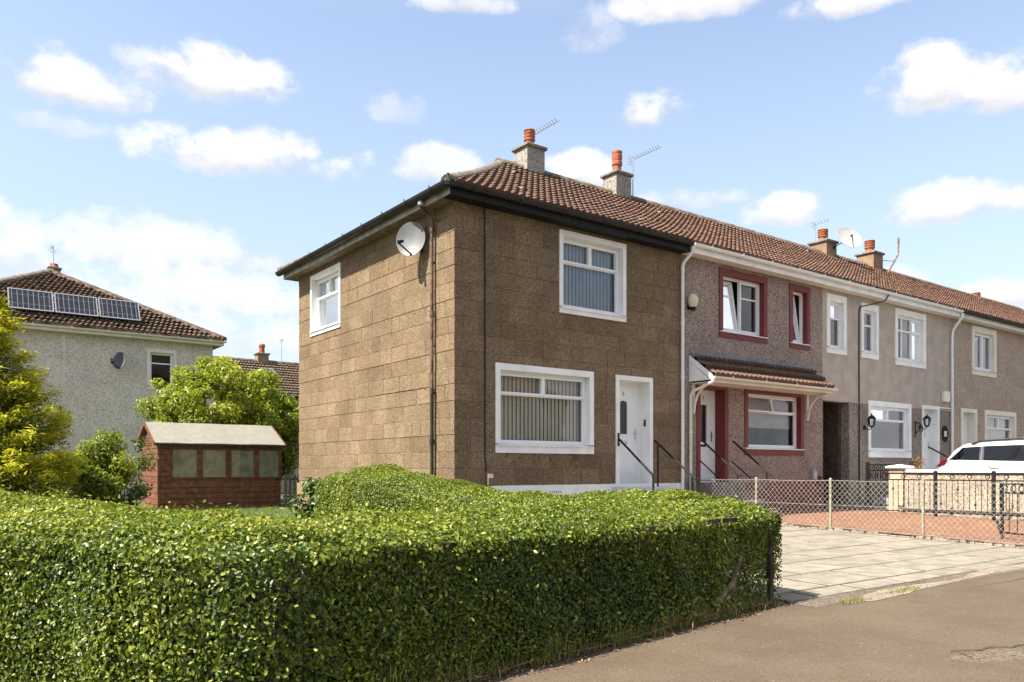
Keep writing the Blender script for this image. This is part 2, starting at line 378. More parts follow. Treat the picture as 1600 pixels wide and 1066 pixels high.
class MB:
    def __init__(s, mp=None): s.v = []; s.f = []; s.mp = mp
    def add(s, vs, fs):
        k = len(s.v)
        if s.mp: vs = [s.mp(*p) for p in vs]
        s.v += [tuple(p) for p in vs]; s.f += [tuple(i + k for i in f) for f in fs]
        return s
    def box(s, x0, x1, y0, y1, z0, z1):
        return s.add([(x0, y0, z0), (x1, y0, z0), (x1, y1, z0), (x0, y1, z0), (x0, y0, z1), (x1, y0, z1), (x1, y1, z1), (x0, y1, z1)],
                     [(0, 3, 2, 1), (4, 5, 6, 7), (0, 1, 5, 4), (1, 2, 6, 5), (2, 3, 7, 6), (3, 0, 4, 7)])
    def bbox(s, x0, x1, y0, y1, z0, z1, c=.006):
        """box with chamfered vertical and horizontal edges"""
        vs = []; fs = []
        bm = bmesh.new(); bmesh.ops.create_cube(bm, size=1)
        for v in bm.verts:
            v.co = Vector(((x0 + x1) / 2 + v.co.x * (x1 - x0), (y0 + y1) / 2 + v.co.y * (y1 - y0), (z0 + z1) / 2 + v.co.z * (z1 - z0)))
        bmesh.ops.bevel(bm, geom=bm.edges[:], offset=c, segments=1, affect='EDGES')
        bm.verts.index_update()
        vs = [tuple(v.co) for v in bm.verts]; fs = [tuple(v.index for v in f.verts) for f in bm.faces]
        bm.free(); return s.add(vs, fs)
    def tube(s, pts, r, n=8, cap=True):
        pts = [Vector(p) for p in pts]; rings = []; vs = []
        rr = r if isinstance(r, (list, tuple)) else [r] * len(pts)
        prev = None
        for i, p in enumerate(pts):
            if i == 0: t = pts[1] - p
            elif i == len(pts) - 1: t = p - pts[i - 1]
            else: t = (pts[i + 1] - p).normalized() + (p - pts[i - 1]).normalized()
            t.normalize()
            if prev is None:
                a = Vector((0, 0, 1)) if abs(t.z) < .9 else Vector((1, 0, 0))
                u = t.cross(a).normalized()
            else:
                u = (prev - t * prev.dot(t)).normalized()
            prev = u; w = t.cross(u)
            for k in range(n):
                an = 2 * math.pi * k / n
                vs.append(p + (u * math.cos(an) + w * math.sin(an)) * rr[i])
        fs = []
        for i in range(len(pts) - 1):
            for k in range(n):
                fs.append((i * n + k, i * n + (k + 1) % n, (i + 1) * n + (k + 1) % n, (i + 1) * n + k))
        if cap: fs += [tuple(range(n))[::-1], tuple((len(pts) - 1) * n + k for k in range(n))]
        return s.add(vs, fs)
    def lathe(s, c, prof, n=16, axis='z'):
        vs = []; fs = []
        for (r, h) in prof:
            for k in range(n):
                a = 2 * math.pi * k / n
                p = (r * math.cos(a), r * math.sin(a), h)
                if axis == 'y': p = (p[0], p[2], p[1])
                if axis == 'x': p = (p[2], p[0], p[1])
                vs.append((c[0] + p[0], c[1] + p[1], c[2] + p[2]))
        m_ = len(prof)
        for i in range(m_ - 1):
            for k in range(n): fs.append((i * n + k, i * n + (k + 1) % n, (i + 1) * n + (k + 1) % n, (i + 1) * n + k))
        fs.append(tuple(range(n))[::-1]); fs.append(tuple((m_ - 1) * n + k for k in range(n)))
        return s.add(vs, fs)
    def prism(s, poly, y0, y1):
        """polygon in x,z pushed along y"""
        n = len(poly)
        vs = [(x, y0, z) for x, z in poly] + [(x, y1, z) for x, z in poly]
        fs = [tuple(range(n)), tuple(range(n, 2 * n))[::-1]] + [(i, i + n, (i + 1) % n + n, (i + 1) % n) for i in range(n)]
        return s.add(vs, fs)
    def prismx(s, poly, x0, x1):
        n = len(poly)
        vs = [(x0, y, z) for y, z in poly] + [(x1, y, z) for y, z in poly]
        fs = [tuple(range(n))[::-1], tuple(range(n, 2 * n))] + [(i, (i + 1) % n, (i + 1) % n + n, i + n) for i in range(n)]
        return s.add(vs, fs)
    def build(s, name, mat, parent=None, smooth=False, local=False, kind=None):
        me = bpy.data.meshes.new(name)
        vs = s.v
        if parent is not None and not local:
            o0 = origin_of(parent); vs = [(x - o0.x, y - o0.y, z - o0.z) for x, y, z in vs]
        me.from_pydata(vs, [], s.f)
        bm = bmesh.new(); bm.from_mesh(me); bmesh.ops.recalc_face_normals(bm, faces=bm.faces[:]); bm.to_mesh(me); bm.free()
        if smooth:
            me.polygons.foreach_set('use_smooth', [True] * len(me.polygons))
            try: me.set_sharp_from_angle(angle=R(40))
            except Exception: pass
        me.materials.append(M[mat] if isinstance(mat, str) else mat)
        return link(name, me, parent, kind)


def link(name, me, parent=None, kind=None):
    o = bpy.data.objects.new(name, me); COL.objects.link(o)
    if parent is not None: o.parent = parent
    if kind: o['kind'] = kind
    return o


def thing(name, label, cat, loc=(0, 0, 0), group=None, rotz=0):
    o = bpy.data.objects.new(name, None); COL.objects.link(o); o.empty_display_size = .2
    o.location = loc; o.rotation_euler = (0, 0, rotz)
    o['label'] = label; o['category'] = cat
    if group: o['group'] = group
    return o


def tag(o, label, cat, group=None):
    o['label'] = label; o['category'] = cat
    if group: o['group'] = group
    return o


def structure(o): o['kind'] = 'structure'; return o


FRONT = lambda a, o, z: (a, -o, z)               # along the street front, outward, up
LEFT = lambda a, o, z: (-o, a, z)                # gable end at u = 0
def FRONT_AT(v): return lambda a, o, z: (a, v - o, z)


def holed_wall(name, mat, parent, mp, a0, a1, z0, z1, holes, o_out, thick):
    xs = sorted({a0, a1, *[h[0] for h in holes], *[h[1] for h in holes]})
    zs = sorted({z0, z1, *[h[2] for h in holes], *[h[3] for h in holes]})
    xs = [x for x in xs if a0 <= x <= a1]; zs = [z for z in zs if z0 <= z <= z1]
    b = MB(mp)
    def solid(i, j):
        if i < 0 or j < 0 or i >= len(xs) - 1 or j >= len(zs) - 1: return False
        cx = (xs[i] + xs[i + 1]) / 2; cz = (zs[j] + zs[j + 1]) / 2
        return not any(h[0] < cx < h[1] and h[2] < cz < h[3] for h in holes)
    oi = o_out - thick
    for i in range(len(xs) - 1):
        for j in range(len(zs) - 1):
            if not solid(i, j): continue
            x0, x1, q0, q1 = xs[i], xs[i + 1], zs[j], zs[j + 1]
            for o in (o_out, oi): b.add([(x0, o, q0), (x1, o, q0), (x1, o, q1), (x0, o, q1)], [(0, 1, 2, 3)])
            if not solid(i - 1, j): b.add([(x0, o_out, q0), (x0, oi, q0), (x0, oi, q1), (x0, o_out, q1)], [(0, 1, 2, 3)])
            if not solid(i + 1, j): b.add([(x1, o_out, q0), (x1, oi, q0), (x1, oi, q1), (x1, o_out, q1)], [(0, 1, 2, 3)])
            if not solid(i, j - 1): b.add([(x0, o_out, q0), (x0, oi, q0), (x1, oi, q0), (x1, o_out, q0)], [(0, 1, 2, 3)])
            if not solid(i, j + 1): b.add([(x0, o_out, q1), (x0, oi, q1), (x1, oi, q1), (x1, o_out, q1)], [(0, 1, 2, 3)])
    return b.build(name, mat, parent)


def window(parent, mp, rect, band, panes, band_mat='white', blind=None, sill_out=.05, reveal=.15, glass='glass', sill_mat=None, frame_mat='upvc', sill_h=None, curtain=None):
    """rect = outer surround a0,a1,z0,z1; panes = list of (fa0,fa1,fz0,fz1,kind) in fractions of the frame opening"""
    a0, a1, z0, z1 = rect; bw = band if not isinstance(band, tuple) else band[0]; bt = bw if not isinstance(band, tuple) else band[1]
    bs = bw if not isinstance(band, tuple) else band[2]
    A0, A1, Z0, Z1 = a0 + bw, a1 - bw, z0 + bs, z1 - bt
    fr = .045; fo0, fo1 = -reveal - .02, -reveal + .045
    f = MB(mp)
    f.box(A0, A0 + fr, fo0, fo1, Z0, Z1); f.box(A1 - fr, A1, fo0, fo1, Z0, Z1)
    f.box(A0 + fr, A1 - fr, fo0, fo1, Z0, Z0 + fr); f.box(A0 + fr, A1 - fr, fo0, fo1, Z1 - fr, Z1)
    B0, B1, C0, C1 = A0 + fr, A1 - fr, Z0 + fr, Z1 - fr
    W, Hh = B1 - B0, C1 - C0
    win_panes = []
    for p in panes:
        x0, x1, q0, q1 = B0 + p[0] * W, B0 + p[1] * W, C0 + p[2] * Hh, C0 + p[3] * Hh
        kind = p[4] if len(p) > 4 else ''
        e = .022 if kind != 'o' else .038
        of = fo1 - .012 if kind != 'o' else fo1 + .012
        if kind == 't':       # sash tilted inward at the top / ajar, hinge below
            tl = .11
            def sm(a, o, z, x0=x0, q0=q0, q1=q1, x1=x1): return mp(a - (z - q0) / (q1 - q0) * .0, o - (z - q0) / (q1 - q0) * tl, z)
            ff = MB(sm); e = .04
        elif kind == 's':     # side-hung sash standing slightly open at its right edge, leaning
            def sm(a, o, z, x0=x0, x1=x1, q0=q0, q1=q1): return mp(a - (z - q0) / (q1 - q0) * .10 * (a - x0) / (x1 - x0), o - .02 - (z - q0) / (q1 - q0) * .10, z)
            ff = MB(sm); e = .045
        elif kind == 'f':     # top-hung opener swung out at its foot
            def sm(a, o, z, q0=q0, q1=q1): return mp(a, o + (q1 - z) / (q1 - q0) * .10, z)
            ff = MB(sm); e = .035
        else:
            ff = f
        ff.box(x0, x0 + e, fo0 + .005, of, q0, q1); ff.box(x1 - e, x1, fo0 + .005, of, q0, q1)
        ff.box(x0 + e, x1 - e, fo0 + .005, of, q0, q0 + e); ff.box(x0 + e, x1 - e, fo0 + .005, of, q1 - e, q1)
        win_panes.append((ff if ff is not f else None, x0 + e, x1 - e, q0 + e, q1 - e, p))
    w = f.build('window', frame_mat, parent)
    for (ff, x0, x1, q0, q1, p) in win_panes:
        mm = mp
        if ff is not None:
            ff.build('sash', frame_mat, w); mm = ff.mp
        gm = MB(mm).add([(x0 - .004, -reveal, q0 - .004), (x1 + .004, -reveal, q0 - .004), (x1 + .004, -reveal, q1 + .004), (x0 - .004, -reveal, q1 + .004)], [(0, 1, 2, 3)])
        gm.build('pane', glass, w)
        if len(p) > 5 and p[5]:    # extra glazing bars (fractions of height)
            for hh in p[5]:
                zz = q0 + hh * (q1 - q0)
                MB(mm).box(x0, x1, -reveal - .012, -reveal + .02, zz - .016, zz + .016).build('glazing_bar', frame_mat, w)
    s = MB(mp)
    s.box(a0, a0 + bw, -reveal - .05, .022, z0 + bs, z1 - bt); s.box(a1 - bw, a1, -reveal - .05, .022, z0 + bs, z1 - bt)
    s.box(a0, a1, -reveal - .05, .022, z1 - bt, z1)
    s.box(a0, a1, -reveal - .05, .024, z0, z0 + bs - .03)
    s.build('surround', band_mat, w)
    MB(mp).prismx if False else None
    k = MB(mp)
    k.add([(a0 + bw * .2, -reveal + .03, z0 + bs), (a1 - bw * .2, -reveal + .03, z0 + bs), (a1 - bw * .2, sill_out, z0 + bs - .022), (a0 + bw * .2, sill_out, z0 + bs - .022),
           (a0 + bw * .2, -reveal + .03, z0 + bs - .03), (a1 - bw * .2, -reveal + .03, z0 + bs - .03), (a1 - bw * .2, sill_out, z0 + bs - .04), (a0 + bw * .2, sill_out, z0 + bs - .04)],
          [(0, 1, 2, 3), (4, 7, 6, 5), (0, 4, 5, 1), (1, 5, 6, 2), (2, 6, 7, 3), (3, 7, 4, 0)])
    k.build('sill', sill_mat or band_mat, w)
    if blind:
        mt, kind, frac = blind
        bl = MB(mp)
        if kind == 'v':
            n = int((A1 - A0) / .085)
            for i in range(n):
                c = A0 + (i + .5) * (A1 - A0) / n
                bl.add([(c - .042, -reveal - .085, Z0 + .02), (c + .036, -reveal - .10, Z0 + .02), (c + .036, -reveal - .10, Z1 - .01), (c - .042, -reveal - .085, Z1 - .01)], [(0, 1, 2, 3)])
        else:
            bl.box(A0, A1, -reveal - .12, -reveal - .117, Z0 + (1 - frac) * (Z1 - Z0), Z1)
        bl.build('blind', mt, w)
    if curtain:
        c = MB(mp)
        for (q0, q1) in curtain:
            n = 14; xs0, xs1 = A0 + q0 * (A1 - A0), A0 + q1 * (A1 - A0)
            vs = []
            for i in range(n + 1):
                x = xs0 + (xs1 - xs0) * i / n; o = -reveal - .13 + .025 * math.sin(i * 2.1)
                vs += [(x, o, Z0), (x, o, Z1)]
            c.add(vs, [(2 * i, 2 * i + 2, 2 * i + 3, 2 * i + 1) for i in range(n)])
        c.build('curtain', M['curtain'], w)
    return w


T_SPLIT = lambda zt=.70, m=.5: [(0, 1, 0, zt), (0, m, zt, 1, 'o'), (m, 1, zt, 1, 'o')]

# ---------------------------------------------------------------- roof tiles
TILE_W, GAUGE = .30, .335
def tile_profile(n=8):
    return [(i / n * TILE_W - TILE_W / 2, .020 + .021 * math.cos(2 * math.pi * i / n * 2 + math.pi)) for i in range(n + 1)]


def tile_geom(w=TILE_W, lg=GAUGE + .05):
    """local x along the eaves, y up the slope, z out of the slope"""
    pr = tile_profile(); vs = []; fs = []
    n = len(pr)
    for (x, z) in pr: vs.append((x, 0, z + .082))
    for (x, z) in pr: vs.append((x, lg, z - .010))
    for (x, z) in pr: vs.append((x, 0, .0))
    for i in range(n - 1):
        fs.append((i, i + 1, n + i + 1, n + i)); fs.append((2 * n + i, 2 * n + i + 1, i + 1, i))
    return vs, fs
TILE_ME = None
def tile_mesh():
    global TILE_ME
    if TILE_ME is None:
        vs, fs = tile_geom(); TILE_ME = bpy.data.meshes.new('roof_tile'); TILE_ME.from_pydata(vs, [], fs)
        TILE_ME.polygons.foreach_set('use_smooth', [True] * len(TILE_ME.polygons))
        try: TILE_ME.set_sharp_from_angle(angle=R(50))
        except Exception: pass
        TILE_ME.materials.append(M['tile'])
    return TILE_ME


EZ, RZ, EV, RV = 5.66, 7.86, -.30, 3.35         # eaves and ridge of the terrace
SLOPE_L = math.hypot(RZ - EZ, RV - EV)
def prof(t):
    """t 0..1 from eaves to ridge -> (plan fraction, height): slightly hollow slope"""
    return t, EZ + (RZ - EZ) * (.90 * t + .10 * t * t)
def slope_frames(front=True):
    rows = int(SLOPE_L / GAUGE); out_ = []
    for r in range(rows + 1):
        t = r * GAUGE / SLOPE_L
        if t > .985: break
        p, z = prof(t); p2, z2 = prof(min(1.0, t + GAUGE / SLOPE_L))
        if p2 - p < 1e-4: continue
        ang = math.atan2((z2 - z), (p2 - p) * (RV - EV))
        out_.append((EV + p * (RV - EV), z, ang))
    return out_


def vent_tile(parent, u, v):
    t = (v - EV) / (RV - EV); z = prof(t)[1]
    ang = math.atan2(RZ - EZ, RV - EV)
    c, s = math.cos(ang), math.sin(ang)
    def mp(x, y, zz): return (u + x, v + y * c - zz * s, z + y * s + zz * c)
    b = MB(mp)
    prf = [(-.15, .03), (-.13, .085), (-.05, .115), (.05, .115), (.13, .085), (.15, .03)]
    vs = [(x, -.12, h) for x, h in prf] + [(x, .16, h * .62) for x, h in prf]
    b.add(vs, [(i, i + 1, i + 7, i + 6) for i in range(5)] + [tuple(range(6, 12))])
    o = b.build('vent_tile', 'slab_cap', parent)
    k = MB(mp); k.add([(x * .9, -.112, h * .93) for x, h in prf], [tuple(range(6))]); k.build('vent_opening', 'dark', o)


def ridge_tiles(parent, p0, p1, r=.12, seg=.44, joined=False, mat='ridge'):
    p0, p1 = Vector(p0), Vector(p1); L = (p1 - p0).length; n = max(1, round(L / seg))
    d = (p1 - p0).normalized(); side = d.cross(Vector((0, 0, 1))).normalized(); up = side.cross(d)
    big = MB()
    for i in range(n):
        b = big if joined else MB()
        a = p0 + d * (L * i / n - .01); e = p0 + d * (L * (i + 1) / n + .03)
        r0, r1 = r * 1.0, r * 1.09
        vs = []
        for (q, rr) in ((a, r0), (e, r1)):
            for k in range(7):
                an = math.pi * k / 6
                vs.append(q + side * (math.cos(an) * rr * 1.15) + up * (math.sin(an) * rr))
        for (q, rr) in ((a, r0), (e, r1)):
            for k in range(7):
                an = math.pi * k / 6
                vs.append(q + side * (math.cos(an) * (rr - .02) * 1.15) + up * (math.sin(an) * (rr - .02) - .03))
        fs = [(k, k + 1, k + 8, k + 7) for k in range(6)] + [(14 + k, 15 + k, 1 + k, k) for k in range(6)] + [(21 + k, 7 + k, 8 + k, 22 + k) for k in range(6)]
        b.add(vs, fs)
        if not joined: b.build('ridge_tile', mat, parent, smooth=True)
    if joined:
        return big.build('ridge', mat, parent, smooth=True)


def clip_mesh(me_vs, me_fs, planes):
    bm = bmesh.new()
    vv = [bm.verts.new(p) for p in me_vs]
    for f in me_fs: bm.faces.new([vv[i] for i in f])
    for co, no in planes:
        bmesh.ops.bisect_plane(bm, geom=bm.verts[:] + bm.edges[:] + bm.faces[:], plane_co=co, plane_no=no, clear_outer=True)
    bm.verts.index_update()
    vs = [tuple(v.co) for v in bm.verts]; fs = [tuple(v.index for v in f.verts) for f in bm.faces]
    bm.free(); return vs, fs


def terrace_roof(parent, u0, u1, parts=False, hip=False, mat='tile_far'):
    """front slope in tiles, rear slope plain; hip at the u0 end for the end house"""
    org = origin_of(parent)
    x0 = u0 - .30 if hip else u0
    # under-slope sheets keep daylight out
    b = MB()
    ins = (RV - EV)
    n = 6
    for s_ in (1, -1):
        vs = []
        for i in range(n + 1):
            p, z = prof(i / n); v = EV + p * ins
            if s_ < 0: v = 2 * RV - v
            xl = x0 + p * ins if hip else u0
            vs += [(xl, v, z - .012), (u1, v, z - .012)]
        b.add(vs, [(2 * i, 2 * i + 1, 2 * i + 3, 2 * i + 2) for i in range(n)])
    if hip:
        vs = []
        for i in range(n + 1):
            p, z = prof(i / n)
            vs += [(x0 + p * ins, EV + p * ins, z - .012), (x0 + p * ins, 2 * RV - EV - p * ins, z - .012)]
        b.add(vs, [(2 * i, 2 * i + 1, 2 * i + 3, 2 * i + 2) for i in range(n)])
    roof = b.build('roof', 'under', parent)
    ncol = int(round((u1 - x0) / TILE_W)); tw = (u1 - x0) / ncol
    base_vs, base_fs = tile_geom()
    big = MB()
    for ri, (v, z, ang) in enumerate(slope_frames()):
        c, s = math.cos(ang), math.sin(ang)
        off = .075 * (ri % 2)
        for i in range(ncol):
            u = x0 + (i + .5) * tw - off
            hipx = x0 + (v - EV)
            if hip and u + TILE_W / 2 < hipx: continue
            vv = [(u + x * tw / TILE_W + 0, v + y * c - q * s, z + y * s + q * c) for x, y, q in base_vs]
            if hip and u - TILE_W / 2 < hipx + .45:
                vs, fs = clip_mesh(vv, base_fs, [(Vector((x0, EV, 0)), Vector((-1, 1, 0)))])
                if len(fs) < 1: continue
                if parts:
                    MB().add(vs, fs).build('roof_tile', 'tile', roof)
                else: big.add(vs, fs)
                continue
            if parts:
                o = bpy.data.objects.new('roof_tile', tile_mesh()); COL.objects.link(o); o.parent = roof
                o.location = (u - org.x, v - org.y + random.uniform(-.006, .006), z - org.z + random.uniform(-.004, .006))
                o.rotation_euler = (ang + random.uniform(-.012, .012), random.uniform(-.008, .008), 0); o.scale = (tw / TILE_W, 1, 1)
            else:
                dz = random.uniform(-.004, .006)
                big.add([(x, y, q + dz) for x, y, q in vv], base_fs)
    if not parts or big.v:
        o = big.build('roof_tiles', mat, roof, kind='stuff')
    return roof


# ================================================================ GROUND
def gz(v): return max(0.0, .024 * (v + 6.95))
b = MB(); b.add([(-400, -400, -.14), (500, -400, -.14), (500, 500, -.14), (-400, 500, -.14)], [(0, 1, 2, 3)])
structure(b.build('ground', 'grass_ground'))
b = MB(); b.add([(-40, -12.6, 0), (70, -12.6, 0), (70, -7.18, 0), (-1.05, -7.18, 0), (-1.05, -6.8, 0), (-5.5, -6.8, 0), (-5.5, 45, 0), (-40, 45, 0)], [(0, 1, 2, 3, 4, 5, 6, 7)])
b.box(-40, 70, -12.6, -12.5, -.12, 0) if False else None
structure(b.build('pavement', 'tarmac'))
b = MB(); b.box(-40, 70, -12.75, -12.602, -.12, .005); structure(b.build('kerb', 'slab'))
b = MB(); b.add([(-60, -20, -.12), (90, -20, -.12), (90, -12.75, -.12), (-60, -12.75, -.12)], [(0, 1, 2, 3)]); structure(b.build('road', 'road'))
b = MB(); b.add([(-60, -24, .0), (90, -24, .0), (90, -20, .0), (-60, -20, .0)], [(0, 1, 2, 3)]); b.box(-60, 90, -20, -19.9, -.12, -.001)
structure(b.build('far_pavement', 'tarmac'))
# lawn inside the hedge and round the gable
b = MB(); b.add([(-5.5, -6.79, .01), (-1.05, -6.79, .01), (-1.05, 0, .17), (-.02, 0, .17), (-.02, 6.66, .17), (5.5, 6.66, .17), (5.5, 17.5, .17), (-5.5, 17.5, .17), (-5.5, 0, .17)],
                [(0, 1, 2, 8), (2, 3, 4, 8), (8, 4, 5, 6, 7)])
structure(b.build('lawn', 'grass_ground'))
b = MB(); b.add([(-.93, -6.80, .0055), (-.96, -6.89, .0055), (-3.0, -7.20, .0035), (-4.8, -7.50, .0035), (-5.7, -7.58, .0035), (-6.15, -7.40, .0035), (-7.3, -5.4, .0035), (-9, -3.3, .0035), (-8, -2.8, .0035), (-5.3, -6.4, .0035)], [tuple(range(10))])
structure(b.build('soil_bed', 'soil'))
# edge strip between slabs and pavement, with a ragged pale concrete seam
b = MB(); b.add([(-1.05, -7.20, .0015), (40, -7.20, .0015), (40, -6.93, .004), (-1.05, -6.93, .004)], [(0, 1, 2, 3)]); structure(b.build('edge_strip', 'tarmac_grey'))
b = MB(); vs = []; N = 46
rr_ = random.Random(3)
for i in range(N + 1):
    u = -.72 + 5.4 * i / N
    c = -7.235 + .055 * (u + .72) + .03 * math.sin(u * 3.1) + rr_.uniform(-.012, .012)
    w = (.075 + .045 * math.sin(u * 2.3 + 1)) * min(1, i / 4, (N - i) / 6) + rr_.uniform(-.012, .012)
    w = max(.006, w)
    vs += [(u, c - w, .0035), (u, c + w, .0055)]
b.add(vs, [(2 * i, 2 * i + 2, 2 * i + 3, 2 * i + 1) for i in range(N)])
structure(b.build('concrete_seam', 'concrete_pale'))
def ribbon(name, pts, w, mat, z=.008):
    b = MB(); vs = []
    for i, p in enumerate(pts):
        q = pts[min(i + 1, len(pts) - 1)]; q0 = pts[max(i - 1, 0)]
        t = Vector((q[0] - q0[0], q[1] - q0[1], 0)).normalized(); nrm = Vector((-t.y, t.x, 0))
        ww = w * rr_.uniform(.35, 1.3) * (0.3 if i in (0, len(pts) - 1) else 1)
        vs += [(p[0] - nrm.x * ww, p[1] - nrm.y * ww, z), (p[0] + nrm.x * ww, p[1] + nrm.y * ww, z)]
    b.add(vs, [(2 * i, 2 * i + 2, 2 * i + 3, 2 * i + 1) for i in range(len(pts) - 1)])
    return structure(b.build(name, mat))
pts = []
for i in range(24):
    t = i / 23; pts.append((-1.83 + .72 * t, -8.63 - .235 * t + .018 * math.sin(t * 17) + rr_.uniform(-.008, .008)))
ribbon('pavement_crack', pts, .0075, 'crack')
ribbon('pavement_crack', [(-1.80, -8.66), (-1.84, -8.72), (-1.86, -8.76), (-1.92, -8.79)], .006, 'crack')
ribbon('pavement_joint', [(1.1 + i * .3, -7.46 - .012 * i + rr_.uniform(-.006, .006)) for i in range(26)], .006, 'crack')

# slabbed drive of the end house
b = MB(); b.add([(-1.02, -6.93, .0045), (5.52, -6.93, .0045), (5.52, -.02, gz(-.02) + .004), (-1.02, -.02, gz(-.02) + .004)], [(0, 1, 2, 3)])
drive = structure(b.build('slab_driveway', 'joint'))
def slab_geo(x0, x1, y0, y1, th=.024):
    c = .004; z = lambda y: gz(y) - .016
    return ([(x0, y0, z(y0)), (x1, y0, z(y0)), (x1, y1, z(y1)), (x0, y1, z(y1)),
             (x0, y0, z(y0) + th - c), (x1, y0, z(y0) + th - c), (x1, y1, z(y1) + th - c), (x0, y1, z(y1) + th - c),
             (x0 + c, y0 + c, z(y0) + th), (x1 - c, y0 + c, z(y0) + th), (x1 - c, y1 - c, z(y1) + th), (x0 + c, y1 - c, z(y1) + th)],
            [(8, 9, 10, 11), (4, 5, 9, 8), (5, 6, 10, 9), (6, 7, 11, 10), (7, 4, 8, 11), (0, 1, 5, 4), (1, 2, 6, 5), (2, 3, 7, 6), (3, 0, 4, 7)])
y = -6.93; row = 0
while y < -1.3:
    h = .29 if row == 0 else .60
    x = -1.0 + (0.6 if row == 0 else (.12 if row % 2 else .58)) - .95
    wdt = .78 if row == 0 else .95
    while x < 5.4:
        xa, xb = max(x, -1.0), min(x + wdt, 5.46)
        if xb - xa > .1:
            dz = random.uniform(-.0005, .002)
            vs, fs = slab_geo(xa + random.uniform(.020, .034), xb - random.uniform(.020, .034), y + random.uniform(.012, .019), y + h - random.uniform(.012, .019))
            tl = random.uniform(-.0008, .0008)
            MB().add([(a, c, d + dz + tl * (a - xa)) for a, c, d in vs], fs).build('paving_slab', 'slab', drive)
        x += wdt
    y += h; row += 1
# red drive of the second house with a crumbled mortar edge
b = MB(); b.add([(5.76, -6.9, gz(-6.9) + .02), (11.0, -6.9, gz(-6.9) + .02), (11.0, -.02, .17 + .02), (5.76, -.02, .17 + .02)], [(0, 1, 2, 3)])
b.box(5.74, 5.76, -6.9, -.02, -.1, .03); structure(b.build('red_driveway', 'redpave'))
b = MB()
v = -6.88
while v < -.15:
    L_ = rr_.uniform(.05, .17); w_ = rr_.uniform(.05, .085); h_ = rr_.uniform(.012, .055); o_ = rr_.uniform(-.02, .025)
    x0_, x1_ = 5.62 + o_ - w_, 5.62 + o_ + w_; z0_ = gz(v) - .02
    k_ = [rr_.uniform(-.012, .012) for _ in range(8)]
    b.add([(x0_, v, z0_), (x1_, v + k_[0], z0_), (x1_ + k_[1], v + L_, z0_), (x0_ + k_[2], v + L_, z0_),
           (x0_ + .015 + k_[3], v + .012, gz(v) + h_), (x1_ - .015, v + .01 + k_[4] * .5, gz(v) + h_ * rr_.uniform(.6, 1)), (x1_ - .015 + k_[5], v + L_ - .012, gz(v) + h_ * rr_.uniform(.6, 1)), (x0_ + .015, v + L_ - .01, gz(v) + h_)],
          [(0, 3, 2, 1), (4, 5, 6, 7), (0, 1, 5, 4), (1, 2, 6, 5), (2, 3, 7, 6), (3, 0, 4, 7)])
    v += L_ + rr_.uniform(-.01, .035)
b.build('edging_stones', 'concrete_pale', kind='stuff')
# ground of house three and four
b = MB(); b.add([(11.0, -6.9, .02), (40, -6.9, .02), (40, -.02, .18), (11.0, -.02, .18)], [(0, 1, 2, 3)]); structure(b.build('front_yard', 'tarmac_grey'))

# ================================================================ END HOUSE
H1 = thing('end_house', 'brown block end of terrace house with white window surrounds and black fascia', 'house', (0, 0, 0))
U1 = 5.48
F_HOLES = [(2.228, 3.872, 3.96, 5.435), (.822, 3.036, 1.425, 2.93), (3.623, 4.605, .80, 2.92)]
L_HOLES = [(4.366, 5.918, 4.085, 5.40)]
WT = 5.52
holed_wall('wall', 'mortar', H1, FRONT, 0.009, U1, -.1, WT, F_HOLES, -.009, .22)
holed_wall('side_wall', 'mortar', H1, LEFT, .236, 6.62, -.1, WT, L_HOLES, -.008, .22)
MB().box(.236, U1, 6.40, 6.62, -.1, WT).build('rear_wall', 'mortar', H1)
MB().box(5.36, U1, .236, 6.40, -.1, WT).build('party_wall', 'room', H1)
MB().box(.236, 5.36, .236, 6.40, 2.98, 3.10).build('upper_floor', 'room', H1)
MB().box(.236, 5.36, .236, 6.40, .6, .70).build('lower_floor', 'room', H1)
# concrete blocks, one object each, in courses of 278 mm
COURSE = .2775; BL = .62
blocks = []
Z0B = .87
nc = int(math.ceil((WT - Z0B) / COURSE))
def block_pieces(a0, a1, holes, face):
    out_ = []
    for r in range(nc):
        z0 = Z0B + r * COURSE; z1 = min(z0 + COURSE, WT)
        rr2 = random.Random(r * 7 + (1 if face == 'F' else 2))
        x = a0 - (rr2.choice((0, .31, .16, .45)))
        while x < a1 - .02:
            xa, xb = max(x, a0), min(x + BL * rr2.choice((1, 1, 1, .72, .5)), a1)
            segs = [(xa, xb, z0, z1)]
            for (h0, h1, g0, g1) in holes:
                ns = []
                for (p0, p1, q0, q1) in segs:
                    if p1 <= h0 or p0 >= h1 or q1 <= g0 or q0 >= g1: ns.append((p0, p1, q0, q1)); continue
                    if p0 < h0: ns.append((p0, h0, q0, q1))
                    if p1 > h1: ns.append((h1, p1, q0, q1))
                    m0, m1 = max(p0, h0), min(p1, h1)
                    if q0 < g0: ns.append((m0, m1, q0, g0))
                    if q1 > g1: ns.append((m0, m1, g1, q1))
                segs = ns
            for sg in segs:
                if sg[1] - sg[0] > .03 and sg[3] - sg[2] > .03: out_.append((sg, face))
            x = xb if xb < a1 else a1
    return out_
